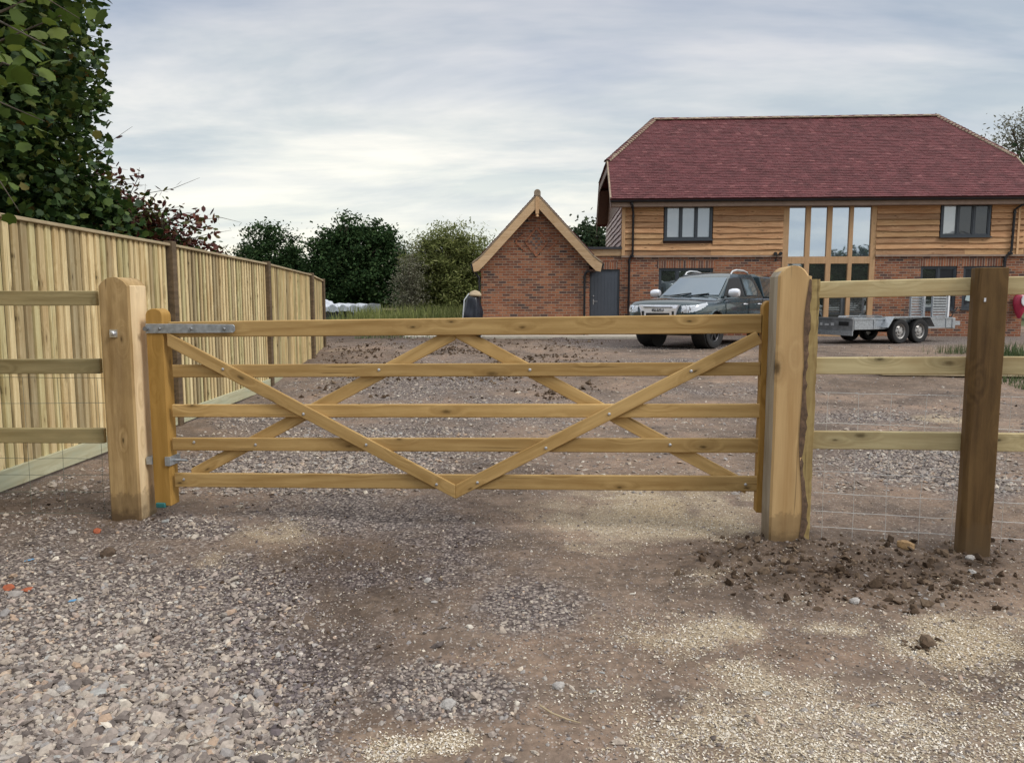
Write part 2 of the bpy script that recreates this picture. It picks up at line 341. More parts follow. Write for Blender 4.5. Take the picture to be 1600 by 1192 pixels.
def glassy(name,base,refl,rough=.02,tint=(.75,.82,.9)):
    m,nt,b=new_mat(name); tc=N(nt,'ShaderNodeTexCoord')
    b.inputs['Base Color'].default_value=base+(1,); b.inputs['Roughness'].default_value=.3
    gl=N(nt,'ShaderNodeBsdfGlossy'); gl.inputs[0].default_value=tint+(1,); gl.inputs[1].default_value=rough
    bp=N(nt,'ShaderNodeBump'); bp.inputs['Strength'].default_value=.04; bp.inputs['Distance'].default_value=.02; nt.links.new(noise(nt,tc.outputs['Object'],1.7,2),bp.inputs['Height']); nt.links.new(bp.outputs[0],gl.inputs['Normal'])
    fr=N(nt,'ShaderNodeLayerWeight'); fr.inputs[0].default_value=.3
    f=M(nt,'ADD',M(nt,'MULTIPLY',fr.outputs['Fresnel'],.5),refl)
    mx=N(nt,'ShaderNodeMixShader'); nt.links.new(f,mx.inputs[0]); nt.links.new(b.outputs[0],mx.inputs[1]); nt.links.new(gl.outputs[0],mx.inputs[2]); nt.links.new(mx.outputs[0],nt.nodes['Material Output'].inputs[0])
    return m

W_gate=wood('treated_pine',(.56,.375,.155),(.35,.215,.075),knots=1.2,stain=(.33,.19,.06),bstr=.4)
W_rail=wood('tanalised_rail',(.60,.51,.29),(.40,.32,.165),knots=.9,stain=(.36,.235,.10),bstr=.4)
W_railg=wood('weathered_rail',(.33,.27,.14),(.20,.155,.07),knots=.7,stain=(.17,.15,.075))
W_post=wood('oak_post',(.46,.32,.155),(.26,.165,.065),axis='Z',knots=.8,stain=(.12,.07,.03),gscale=.8,foot=1.0,bstr=.6)
W_post2=wood('pale_oak_post',(.64,.44,.215),(.48,.30,.13),axis='Z',knots=.3,stain=(.44,.29,.14),gscale=.7,foot=.8)
W_grey=wood('grey_oak_side',(.42,.37,.29),(.26,.215,.155),axis='Z',knots=.2,stain=(.18,.14,.09),foot=.6)  # greyer and darker than the front face of the same post
W_sap=wood('sapwood',(.46,.35,.15),(.29,.20,.08),axis='Z',knots=.4,stain=(.20,.13,.06),bstr=.8)
W_postside=wood('lit_oak_side',(.80,.64,.41),(.58,.43,.24),axis='Z',knots=.25,stain=(.38,.27,.15),gscale=.8,foot=.8)  # paler sides and top: the light falling there is put into the colour
W_dark=wood('brown_treated_post',(.13,.076,.030),(.062,.035,.014),axis='Z',knots=.5,stain=(.18,.11,.042),foot=.9)
W_fpost=wood('brown_fence_post',(.17,.12,.075),(.09,.065,.04),axis='Z',knots=.4)
W_board=wood('feather_edge_board',(.76,.64,.39),(.52,.41,.22),axis='Z',knots=1.1,islands=.62,stain=(.44,.28,.12))
W_slat=wood('shaded_back_board',(.085,.06,.03),(.045,.03,.016),axis='Z',knots=.4,islands=.3)  # same timber as the boards, with the gap shade put into its colour
W_cap=wood('fence_capping',(.52,.43,.28),(.38,.30,.18),axis='X',knots=.4)
W_gravelb=wood('green_gravel_board',(.47,.46,.32),(.34,.32,.20),axis='X',knots=.5,stain=(.36,.42,.33))
W_clad=wood('oak_cladding',(.61,.37,.205),(.35,.18,.088),axis='X',knots=.6,islands=.48,stain=(.42,.20,.09))
W_clad2=wood('primed_cladding',(.66,.56,.53),(.52,.42,.39),axis='X',knots=.2,islands=.1)
W_oak=wood('oak_joinery',(.66,.42,.235),(.54,.33,.17),axis='Z',knots=.15,stain=(.48,.30,.15))
W_oakx=wood('oak_fascia',(.62,.44,.27),(.48,.32,.18),axis='X',knots=.15,stain=(.44,.28,.14))
BRICKS=[(.075,.055,.055),(.27,.10,.055),(.37,.16,.085),(.09,.06,.058),(.31,.115,.06),(.21,.08,.05),(.40,.185,.105),(.32,.125,.065),(.11,.065,.06)]
M_brick=brick('red_stock_brick',BRICKS,(.31,.245,.185))
M_soldier=brick('soldier_course',BRICKS[1:4]+[(.20,.09,.06)]+BRICKS[5:],(.33,.27,.21),w_=.075,h_=.9,offset=0)
M_tile=island('plain_clay_tile',[(0,(.10,.030,.033)),(.3,(.122,.037,.040)),(.7,(.142,.044,.048)),(.93,(.105,.032,.036)),(1,(.20,.075,.075))],rough=.7,nscale=2.2,nvar=.22)
M_mortar=simple('bedding_mortar',(.30,.235,.17),.9,var=.35,scale=12,bstr=.4)
M_lead=simple('dark_roof_felt',(.035,.037,.045),.6)
M_black=simple('black_upvc',(.012,.012,.015),.35,var=.3)
M_soffit=simple('brown_soffit',(.12,.055,.035),.6)
M_frame=simple('anthracite_frame',(.045,.055,.068),.4,var=.08)
M_door=simple('anthracite_door',(.075,.09,.115),.45,var=.06)
M_galv=simple('galvanised_steel',(.40,.43,.46),.42,metal=.6,var=.3,scale=25)
M_galvd=simple('dull_galvanised',(.23,.24,.25),.5,metal=.5,var=.25,scale=9)
M_steel=simple('zinc_bolt',(.62,.63,.64),.3,metal=.8,var=.2,scale=60)
M_alu=simple('aluminium_edge',(.62,.64,.66),.4,metal=.4,var=.1)
M_wire=simple('galvanised_wire',(.70,.70,.68),.45,metal=.2)
M_wireg=simple('green_tinted_wire',(.16,.19,.16),.5,metal=.4)
M_chrome=simple('chrome',(.80,.82,.88),.30,metal=.45,var=.05)
M_tyre=simple('tyre_rubber',(.012,.012,.013),.75,var=.3,scale=20)
M_rimd=simple('dark_alloy',(.05,.05,.055),.35,metal=.7)
M_rims=simple('silver_wheel',(.42,.41,.40),.45,metal=.5)
M_bodyp=simple('grey_green_metallic_paint',(.030,.056,.068),.26,metal=.5,var=.12,scale=3,coat=1)
M_plastic=simple('black_plastic',(.012,.013,.014),.5)
M_lens=glassy('lamp_lens',(.62,.65,.68),.22)
M_carglass=glassy('car_glass',(.006,.008,.01),.20)
M_wscreen=glassy('windscreen_glass',(.02,.035,.05),.20,tint=(.62,.75,.88))
M_pane=glassy('coated_window_pane',(.10,.13,.18),.68,tint=(.80,.88,1.0))
M_sideglass=glassy('tinted_side_glass',(.10,.14,.16),.30,tint=(.7,.8,.85))
M_pane2=glassy('dark_window_pane',(.012,.013,.02),.05)
M_pane3=glassy('curtained_window_pane',(.30,.31,.33),.25)
M_pane4=glassy('lower_window_pane',(.02,.025,.02),.30)
M_white=simple('white_sheet',(.72,.74,.77),.45,var=.12)
M_blackbag=simple('black_tarpaulin',(.012,.015,.024),.35,var=.3,bstr=.3)
M_red=simple('red_plastic',(.34,.02,.055),.35)
M_bark=simple('oak_bark',(.11,.068,.042),.95,var=.55,scale=30,bstr=1)
M_trunk=simple('tree_bark',(.085,.065,.048),.95,var=.4,scale=14,bstr=1)
M_slab=simple('concrete_slab',(.48,.44,.37),.9,var=.2,scale=6)
M_rockt=simple('sandy_stone',(.30,.19,.09),.9,var=.4,scale=25,bstr=1)
M_rockg=simple('grey_stone',(.40,.38,.36),.9,var=.3,scale=40,bstr=1)
M_brickbit=simple('broken_brick',(.36,.10,.045),.9,var=.3,scale=30,bstr=1)
M_blue=simple('blue_plastic_scrap',(.12,.32,.55),.5)
M_teal=simple('teal_strap',(.02,.14,.14),.5)
M_clod=simple('dark_soil_clod',(.10,.068,.046),1,var=.4,scale=40,bstr=1)
M_stick=simple('dry_stick',(.40,.32,.20),.8)
M_paper=simple('pale_sticker',(.45,.55,.56),.6)

# ------------------------------------------------------------------ ground
def axis_vals(parts):
    v=[parts[0][0]]
    for a,b,st in parts:
        n=max(1,int(round((b-a)/st))); v+=list(a+(b-a)*np.arange(1,n+1)/n)
    return np.array(v)
xs=axis_vals([(-400,-60,40),(-60,-20,4),(-20,-8,.5),(-8,-3.6,.12),(-3.6,3.6,.024),(3.6,8,.1),(8,20,.3),(20,60,4),(60,400,40)])
ys=axis_vals([(-80,-10,10),(-10,1.4,.6),(1.4,4.2,.018),(4.2,7.5,.035),(7.5,14,.1),(14,30,.3),(30,70,1.5),(70,600,40)])
GX,GY=np.meshgrid(xs,ys); GZ=gz(GX,GY)
V=np.stack([GX.ravel(),GY.ravel(),GZ.ravel()],1); nx,ny=len(xs),len(ys)
ii=(np.arange(ny-1)[:,None]*nx+np.arange(nx-1)[None,:]).ravel()
Fc=np.stack([ii,ii+1,ii+nx+1,ii+nx],1)
mg,ntg,bg_=new_mat('yard_ground')
g_,s_,d_=masks(GX.ravel(),GY.ravel())
grs=np.clip((GY.ravel()-30)/6,0,1)+0*g_
grs=np.maximum(grs,sstep(8.5,10.5,GX.ravel())*(1-sstep(13.2,13.6,GY.ravel()))*(GY.ravel()>4.5))
grs=np.maximum(grs,(GX.ravel()<-4.4)*(GY.ravel()<17)*.8); grs=np.maximum(grs,(GX.ravel()<-9)*.8)
ground=mesh_np('ground',V,Fc,mg,smooth=True); tag(ground,kind='structure')
at=ground.data.color_attributes.new('zones','FLOAT_COLOR','POINT')
at.data.foreach_set('color',np.stack([g_,s_,d_,np.clip(grs,0,1)],1).astype(np.float32).ravel())
nt=ntg; tc=N(nt,'ShaderNodeTexCoord'); O=tc.outputs['Object']
va=N(nt,'ShaderNodeAttribute'); va.attribute_name='zones'; vs_=N(nt,'ShaderNodeSeparateColor'); nt.links.new(va.outputs['Color'],vs_.inputs[0])
n1=noise(nt,O,1.3,5,.6); n2=noise(nt,O,28,5,.7); n3=noise(nt,O,130,3,.6); n4=noise(nt,O,6,6,.72,.4)
n5=noise(nt,mapping(nt,O,(1,1.7,1)),.55,6,.7,.8); mud=ramp(nt,n1,[(.3,(.145,.114,.090)),(.5,(.205,.161,.127)),(.7,(.25,.188,.145))]); mud=mixc(nt,1.0,mud,ramp(nt,n5,[(.36,(.56,.54,.54)),(.48,(.98,.95,.93)),(.56,(1.05,.97,.91)),(.64,(1.32,1.27,1.2))]),'MULTIPLY')
mud=mixc(nt,1.0,mud,ramp(nt,n4,[(.3,(.70,.70,.72)),(.7,(1.22,1.2,1.18))]),'MULTIPLY')
mud=mixc(nt,1.0,mud,ramp(nt,n2,[(.3,(.68,.68,.68)),(.7,(1.3,1.3,1.3))]),'MULTIPLY')
# small grit flecks all over
vg=N(nt,'ShaderNodeTexVoronoi'); vg.inputs['Scale'].default_value=85; nt.links.new(O,vg.inputs['Vector'])
vgs=N(nt,'ShaderNodeSeparateColor'); nt.links.new(vg.outputs['Color'],vgs.inputs[0])
fleck=M(nt,'MULTIPLY',M(nt,'GREATER_THAN',vgs.outputs[0],.80),M(nt,'LESS_THAN',vg.outputs['Distance'],.38))
gcol=ramp(nt,vgs.outputs[1],[(0,(.18,.15,.15)),(.4,(.33,.29,.275)),(.8,(.45,.38,.33)),(1,(.55,.5,.46))])
mud=mixc(nt,M(nt,'MULTIPLY',fleck,.75),mud,gcol)
# gravel base between stones + far gravel look
vb=N(nt,'ShaderNodeTexVoronoi'); vb.inputs['Scale'].default_value=52; nt.links.new(O,vb.inputs['Vector'])
vbs=N(nt,'ShaderNodeSeparateColor'); nt.links.new(vb.outputs['Color'],vbs.inputs[0])
gr=ramp(nt,vbs.outputs[0],[(0,(.07,.058,.054)),(.3,(.16,.132,.122)),(.6,(.25,.21,.188)),(.85,(.34,.29,.255)),(1,(.50,.44,.38))])
gr=mixc(nt,ramp(nt,vb.outputs['Distance'],[(.35,(0,0,0)),(.75,(1,1,1))]),gr,(.07,.055,.05))
col=mixc(nt,vs_.outputs[2],mud,mixc(nt,1.0,ramp(nt,n4,[(.32,(.045,.032,.024)),(.68,(.125,.090,.066))]),ramp(nt,n2,[(.3,(.6,.6,.6)),(.7,(1.4,1.4,1.4))]),'MULTIPLY'))
gm=M(nt,'MULTIPLY',vs_.outputs[0],M(nt,'ADD',.35,M(nt,'MULTIPLY',n4,1.2)),None)
gmr=ramp(nt,gm,[(.18,(0,0,0)),(.5,(1,1,1))])
gr=mixc(nt,M(nt,'MULTIPLY',vs_.outputs[2],.8),gr,mixc(nt,1.0,gr,(.50,.47,.50),'MULTIPLY')); col=mixc(nt,gmr,col,gr)
saw=mixc(nt,1.0,ramp(nt,n1,[(.35,(.43,.345,.23)),(.65,(.44,.375,.28))]),ramp(nt,n3,[(.32,(.50,.47,.43)),(.62,(1.15,1.15,1.15))]),'MULTIPLY')
sm=M(nt,'MULTIPLY',vs_.outputs[1],M(nt,'ADD',.15,M(nt,'MULTIPLY',n3,1.6)))
col=mixc(nt,ramp(nt,sm,[(.28,(0,0,0)),(.62,(.42,.42,.42)),(1.0,(.92,.92,.92))]),col,saw)
grass=mixc(nt,1.0,ramp(nt,n4,[(.3,(.05,.065,.025)),(.7,(.13,.13,.06))]),ramp(nt,n2,[(.3,(.6,.6,.6)),(.7,(1.4,1.4,1.4))]),'MULTIPLY')
col=mixc(nt,ramp(nt,M(nt,'MULTIPLY',va.outputs['Alpha'],M(nt,'ADD',.5,n4)),[(.3,(0,0,0)),(.6,(1,1,1))]),col,grass)
nt.links.new(col,bg_.inputs['Base Color']); bg_.inputs['Roughness'].default_value=.92; bg_.inputs['Specular IOR Level'].default_value=.2
hh=M(nt,'ADD',M(nt,'MULTIPLY',n2,.8),M(nt,'ADD',M(nt,'MULTIPLY',n3,.3),M(nt,'MULTIPLY',M(nt,'SUBTRACT',1.0,vb.outputs['Distance']),M(nt,'MULTIPLY',gmr,.9))))
bump(nt,bg_,hh,.55,.012)

# loose stones --------------------------------------------------------------
def ico():
    t=(1+5**.5)/2; v=np.array([(-1,t,0),(1,t,0),(-1,-t,0),(1,-t,0),(0,-1,t),(0,1,t),(0,-1,-t),(0,1,-t),(t,0,-1),(t,0,1),(-t,0,-1),(-t,0,1)],float); v/=np.linalg.norm(v[0])
    f=np.array([(0,11,5),(0,5,1),(0,1,7),(0,7,10),(0,10,11),(1,5,9),(5,11,4),(11,10,2),(10,7,6),(7,1,8),(3,9,4),(3,4,2),(3,2,6),(3,6,8),(3,8,9),(4,9,5),(2,4,11),(6,2,10),(8,6,7),(9,8,1)])
    return v,f
def octa():
    v=np.array([(1,0,0),(0,1,0),(-1,0,0),(0,-1,0),(0,0,1),(0,0,-1)],float)
    f=np.array([(0,1,4),(1,2,4),(2,3,4),(3,0,4),(1,0,5),(2,1,5),(3,2,5),(0,3,5)]); return v,f
def scatter(name,P,size,mat,base,flat=.55,sink=.25,jit=.28,kind='stuff'):
    n=len(P); bv,bf=base; k=len(bv)
    v=bv[None]*(1+rng.uniform(-jit,jit,(n,k,1)))+rng.uniform(-jit,jit,(n,k,3))*.35
    sc=np.stack([rng.uniform(.8,1.35,n),rng.uniform(.6,1.0,n),rng.uniform(flat*.6,flat*1.3,n)],1)*size[:,None]
    v=v*sc[:,None,:]
    a=rng.uniform(0,2*np.pi,n); tx=rng.normal(0,.28,n); ty=rng.normal(0,.28,n)
    x=v[:,:,0]; y=v[:,:,1]; z=v[:,:,2]+x*tx[:,None]+y*ty[:,None]
    ca,sa=np.cos(a)[:,None],np.sin(a)[:,None]
    v=np.stack([x*ca-y*sa,x*sa+y*ca,z],2)
    c=np.stack([P[:,0],P[:,1],gz(P[:,0],P[:,1])+size*sc[:,2]/np.maximum(size,1e-6)*(1-2*sink)*.5],1)
    v=(v+c[:,None,:]).reshape(-1,3)
    f=(bf[None]+(np.arange(n)*k)[:,None,None]).reshape(-1,3)
    o=mesh_np(name,v,f,mat); tag(o,kind=kind); return o
def sample(n,y0,y1,dens,wmul=.74,power=1.0):
    """points spread over the yard strip y0..y1, thinned by dens(X,Y)"""
    u=rng.random(n); Y=(y0**(1-power)+(y1**(1-power)-y0**(1-power))*u)**(1/(1-power)) if power!=1 else y0*(y1/y0)**u
    X=rng.uniform(-1,1,n)*(Y*wmul+.35)
    keep=rng.random(n)<dens(X,Y); return np.stack([X[keep],Y[keep]],1)
def gd(X,Y):
    g,s,d=masks(X,Y); cl=fbm(X*5,Y*5,61,3)
    return np.clip(g*1.5-.25+(cl-.5)*.9*(g<.7),0,1)+.045
M_stone=island('crushed_stone',[(0,(.10,.082,.075)),(.18,(.20,.168,.150)),(.38,(.30,.255,.225)),(.52,(.40,.335,.27)),(.64,(.27,.255,.25)),(.77,(.42,.37,.31)),(.88,(.35,.285,.25)),(.93,(.38,.27,.19)),(.97,(.62,.56,.47)),(1,(.28,.29,.29))],rough=.85,nscale=60,nvar=.25,bstr=.3)
st=[]
P=sample(90000,1.75,5.4,gd,power=1.6); P=P[(np.abs(P[:,0])<4.2)]
px_,py_=topix(P[:,0],P[:,1]); big=1-sstep(380,560,px_)*.38; big*=.80+.28*sstep(900,1100,py_)+.55*(fbm(P[:,0]*3,P[:,1]*3,91,2)-.5)
sz=rng.lognormal(math.log(.0090),.44,len(P))*big; sz=np.clip(sz,.003,.030)
M_stoned=island('dusty_dark_stone',[(0,(.07,.058,.06)),(.3,(.135,.112,.115)),(.6,(.20,.170,.165)),(.88,(.27,.23,.215)),(.97,(.36,.32,.29)),(1,(.52,.47,.42))],rough=.9,nscale=60,nvar=.25,bstr=.3)
dm_=zone([(620,880,230,95,1.1),(500,1010,120,90,.8),(760,850,120,70,.8)],P[:,0],P[:,1],123,.4); dmk=rng.random(len(P))<dm_*.85
scatter('gravel',P[~dmk],sz[~dmk],M_stone,ico())['label']='loose crushed grey and pink stone over the near drive'
scatter('dark_gravel',P[dmk],sz[dmk]*.85,M_stoned,ico())['label']='darker muddied fine stone down the middle of the near drive'
P=sample(100000,5.4,18,lambda X,Y:np.clip(gd(X,Y)+.03,0,1),power=1.35); sz=np.clip(rng.lognormal(math.log(.014),.35,len(P)),.007,.035); P=P[(P[:,0]>-3.6)]; sz=sz[:len(P)]
scatter('gravel',P,sz,M_stone,octa())['label']='loose crushed stone in the yard beyond the gate'
# grit on the packed mud
P=sample(90000,1.75,6.5,lambda X,Y:np.clip(.25+1.3*fbm(X*3,Y*3,66,3)-.35,0.05,1),power=1.5); sz=np.clip(rng.lognormal(math.log(.0034),.5,len(P)),.0015,.012)
scatter('grit',P,sz,M_stone,octa())['label']='fine grit and small chips pressed in the mud'
# clods of dark soil
_hold=0
M_soil=island('soil_crumb',[(0,(.045,.030,.020)),(.5,(.09,.062,.042)),(1,(.17,.125,.088))],rough=1,nscale=50,nvar=.3,bstr=.5,spec=.1)
P=sample(42000,2.2,7,lambda X,Y:np.clip(masks(X,Y)[2]*1.1-.25,0,1)*(.25+.75*(np.abs(X)>1)),power=1.4); sz=np.clip(rng.lognormal(math.log(.0072),.6,len(P)),.002,.030)
sz=sz*(.45+.55*sstep(900,1060,topix(P[:,0],P[:,1])[0]))
scatter('soil_crumbs',P,sz,M_soil,ico(),flat=.8,jit=.4)['label']='crumbly dark soil dug up around the posts'
P=sample(60000,10.5,21,lambda X,Y:(lambda p:sstep(440,520,p)*(1-sstep(880,980,p)))(topix(X,Y)[0])*np.clip((fbm(X*1.3,Y*1.3,71,3)-.35)*2,0,1),power=1.2)[:2600]
scatter('soil_crumbs',P,np.clip(rng.lognormal(math.log(.018),.45,len(P)),.007,.05),M_soil,octa(),flat=.8,jit=.4)['label']='lumpy dug soil in the yard in front of the brick garage'
# sawdust chips
M_chip=island('sawdust_chip',[(0,(.42,.34,.23)),(.35,(.56,.48,.36)),(.7,(.70,.64,.54)),(1,(.80,.76,.70))],rough=.9,nvar=.1,bstr=0,spec=.1)
P=sample(260000,1.75,6.2,lambda X,Y:np.clip(masks(X,Y)[1]*1.2-.1,0,1)**1.3*.9+.008,power=1.9); P=P[:95000]
n=len(P); L=rng.uniform(.0018,.0048,n); Wd=L*rng.uniform(.3,.7,n); a=rng.uniform(0,2*np.pi,n)
q=np.array([(-1,-1,0),(1,-1,0),(1,1,0),(-1,1,0)],float)[None]*np.stack([L,Wd,np.ones(n)],1)[:,None]
q[:,:,2]=q[:,:,0]*rng.normal(0,.35,n)[:,None]+q[:,:,1]*rng.normal(0,.35,n)[:,None]
ca,sa=np.cos(a)[:,None],np.sin(a)[:,None]
q=np.stack([q[:,:,0]*ca-q[:,:,1]*sa,q[:,:,0]*sa+q[:,:,1]*ca,q[:,:,2]],2)+np.stack([P[:,0],P[:,1],gz(P[:,0],P[:,1])+.003],1)[:,None]
tag(mesh_np('sawdust',q.reshape(-1,3),np.arange(4*n).reshape(n,4),M_chip),'pale wood chips and sawdust strewn over the drive',kind='stuff')
# single stones one can point at
def rock(name,px,py,size,mat,label,cat='stone',flat=.6,group=None,seed=0):
    d=ray(px,py); t=-(HC)/d.z; x,y=d.x*t,d.y*t
    r=random.Random(seed); bm=bmesh.new(); bmesh.ops.create_icosphere(bm,subdivisions=2,radius=1)
    for v in bm.verts:
        k=1+(r.random()-.5)*.28; v.co=Vector((v.co.x*size*k,v.co.y*size*.75*k,v.co.z*size*flat*k))
    me=bpy.data.meshes.new(name); bm.to_mesh(me); bm.free(); o=link(name,me,mat); o.location=(x,y,g1(x,y)+size*flat*.35); o.rotation_euler=(r.uniform(-.2,.2),r.uniform(-.2,.2),r.uniform(0,3))
    return tag(o,label,cat,group)
rock('rock',1415,862,.052,M_rockt,'sandy brown stone lying under the wire between the two right posts',seed=1)
rock('rock',1515,878,.026,M_rockg,'pale chalky lump against the foot of the brown square post',seed=2)
rock('rock',1519,896,.024,M_rockg,'pale lump lying just in front of the brown square post',seed=3)
rock('rock',1335,942,.028,M_rockg,'grey stone alone in the sawdust in front of the right posts',seed=4)
rock('rock',872,1077,.024,M_rockg,'larger grey stone on bare mud near the bottom middle',seed=5)
rock('rock',100,1078,.027,M_rockg,'smooth blue-grey pebble among gravel at bottom left',seed=6)
rock('rock',700,1105,.033,M_rockg,'grey block topping the small gravel heap at bottom centre',seed=7)
rock('rock',668,905,.022,M_rockg,'pointed pale grey stone on the dark middle of the drive',seed=8)
rock('rock',152,832,.030,M_brickbit,'reddish brick lump just in front of the left gate post',cat='brick lump',seed=9)
rock('soil_clod',168,866,.05,M_clod,'dark soil clod in front of the left gate post',cat='soil clod',seed=10)
rock('brick_fragment',14,918,.035,M_brickbit,'larger broken orange brick piece at the far left edge',cat='brick fragment',flat=.3,seed=11)
rock('brick_fragment',42,922,.028,M_brickbit,'smaller orange brick piece right of the larger one at left edge',cat='brick fragment',flat=.3,seed=12)
rock('plastic_scrap',46,877,.026,M_blue,'blue plastic scrap by the pale rubble at the left edge',cat='litter',flat=.15,seed=13)
rock('plastic_scrap',113,938,.022,M_blue,'blue plastic scrap lying in the gravel right of the orange brick pieces',cat='litter',flat=.15,seed=14)
p=[atY(845,1112,1) for _ in (0,)]
def gp(px,py,h=0.0):
    d=ray(px,py); t=-HC/d.z; return Vector((d.x*t,d.y*t,g1(d.x*t,d.y*t)+h))
mb=MB(); mb.tube([gp(843,1110,.012),gp(862,1122,.016),gp(885,1132,.012),gp(908,1136,.008)],[.003,.0035,.003,.0015],6)
tag(mb.build('stick',M_stick),'thin dry bent stick lying on bare mud at the bottom','stick')

# ------------------------------------------------------------------ gate posts
GT=(Vector(atY(232,600,4.80)),-math.atan(.082)); GT[0].z=0      # gate frame: heel edge of the leaf, x along the leaf
ga=GT[1]
def round_post(name,xl,wd,dp,h,rise,mat,label,side_mat=None,wane=None,lean=0):
    """square post with a segmental rounded top (curve seen from the front); origin at its foot, front face at y=0"""
    T=empty(name,(0,0,0),0,label=label,cat='gate post')
    mb=MB(); n=12; r=[]
    prof=[(-wd/2,-.06)]
    for i in range(n+1):
        u=-1+2*i/n; prof.append((u*wd/2,h-rise*(abs(u)**2.6)))
    prof.append((wd/2,-.06))
    # horizontal slices so that slight irregularities can be given
    zsl=list(np.linspace(-.06,h-rise,14)); vs=[];fs=[]
    c=.012
    def ring(x0,x1,z,wv):
        return [(x0+c,0,z),(x1-c+wv,0,z),(x1+wv,c,z),(x1+wv*.6,dp-c,z),(x1-c,dp,z),(x0+c,dp,z),(x0,dp-c,z),(x0,c,z)]
    rs=random.Random(len(label))
    for i,z in enumerate(zsl):
        a=.0025*(rs.random()-.5); wv=(wane(z) if wane else 0)
        vs+=ring(-wd/2+a,wd/2+a,z,wv)
    k=8; top=[]
    for j in range(1,7):
        f=j/6; u=math.cos(f*math.pi/2)**.75 if j<6 else 0.0
        z=h-rise*(max(u,0)**2.6); vs+=ring(-wd/2*max(u,.08)-0,wd/2*max(u,.08),z,0) if j<6 else [(x,y,h) for x,y,_ in ring(-wd/2*.08,wd/2*.08,0,0)]
    L=len(zsl)+6
    for i in range(L-1):
        for q in range(k): fs.append((i*k+q,i*k+(q+1)%k,(i+1)*k+(q+1)%k,(i+1)*k+q))
    fs.append(tuple(range(k))[::-1]); fs.append(tuple((L-1)*k+q for q in range(k)))
    mb.add(vs,fs)
    ms=[mat,side_mat or mat]
    o=mb.build('shaft',ms,T)
    for pl in o.data.polygons:
        if side_mat and (abs(pl.normal.x)>.8 or pl.normal.z>.3): pl.material_index=1
    return T
# left post: front face 158..200 px, right side face to ~ 228
x0,_=loc_pix(GT,163,640,-.10); x1,_=loc_pix(GT,211,640,-.10)
_,zt=loc_pix(GT,178,433,-.10)
LP=round_post('gate_post',0,x1-x0,.20,zt,.055,W_post,'stout rounded-top oak post with a square bolt that hangs the gate at left',W_postside)
og=Vector((math.cos(ga),math.sin(ga),0)); on=Vector((-math.sin(ga),math.cos(ga),0))
LP.location=GT[0]+og*((x0+x1)/2)-on*.10; LP.rotation_euler=(0,0,ga)
LPW=x1-x0
bx,bz=loc_pix((LP.location,ga),178,521,0)
mb=MB(); mb.box(bx-.024,bx+.024,-.008,0.001,bz-.024,bz+.024); mb.lathe([(.017,0),(.017,-.012),(.012,-.016)],(bx,-.008,bz),6); mb.lathe([(.009,0),(.009,-.012)],(bx,-.022,bz),12)
mb.build('bolt',M_steel,LP,bevel=0)
# right post: front 1208..1262 with waney bark edge to 1280
x0,_=loc_pix(GT,1209,640,-.22); x1,_=loc_pix(GT,1257,640,-.22); _,zt=loc_pix(GT,1240,415,-.22)
def wv(z): return .012*math.sin(z*4.1+.6)+.010*math.sin(z*8.3)+(.006 if z>1 else 0)
RP=round_post('gate_post',0,x1-x0,.20,zt,.06,W_post2,'stout pale oak shutting post with rounded top and bark down its right edge',W_grey,wane=wv)
RP.location=GT[0]+og*((x0+x1)/2)-on*.22; RP.rotation_euler=(0,0,ga); RW=x1-x0
# bark edge strip following the waney edge, then sawn strip
mb=MB(); mb2=MB(); pz=np.linspace(-.05,zt-.075,46); rs=random.Random(4)
rows=[];rows2=[]
for z in pz:
    e=RW/2+wv(z)-.014; b0=.0+rs.uniform(-.003,.003); ww=.034+.010*math.sin(z*11)+rs.uniform(-.006,.006)
    rows.append([(e,-.003,z),(e+ww*.5,.006+b0,z),(e+ww,.020+b0,z),(e+ww,.12,z),(e,.12,z)])
    rows2.append([(e+ww-.004,.018,z),(RW/2+.064+rs.uniform(-.002,.002),.024+rs.uniform(-.003,.003),z),(RW/2+.066,.17,z),(e,.17,z)])
for rws,m_ in ((rows,mb),(rows2,mb2)):
    k=len(rws[0]); vs=[p for r_ in rws for p in r_]; fs=[]
    for i in range(len(rws)-1):
        for q in range(k): fs.append((i*k+q,i*k+(q+1)%k,(i+1)*k+(q+1)%k,(i+1)*k+q))
    fs+= [tuple(range(k)),tuple((len(rws)-1)*k+q for q in range(k))]; m_.add(vs,fs)
mb.build('bark',M_bark,RP); mb2.build('sapwood_strip',W_sap,RP)

# ------------------------------------------------------------------ the gate
G=empty('field_gate',GT[0],ga,label='long five-bar wooden field gate with crossed braces, shut between the two oak posts',cat='gate')
def gl(px,py,y=0): return loc_pix(GT,px,py,y)
TH=.022
rails=[('top_rail',262,503,527,1191,491,521,.07),('rail',268,570,590,1189,566,587,TH),('rail',268,632,652,1189,631,653,TH),('rail',268,684,704,1189,685,708,TH),('rail',272,739,761,1189,744,768,TH)]
for nm,xa,ta,ba,xb,tb,bb,th in rails:
    xA,z0=gl(xa,ta); _,z1=gl(xa,ba); xB,z2=gl(xb,tb); _,z3=gl(xb,bb)
    beam(nm,(xA,th/2,(z0+z1)/2),(xB,th/2,(z2+z3)/2),z0-z1,th,W_gate,G,w1=z2-z3,bev=.005)
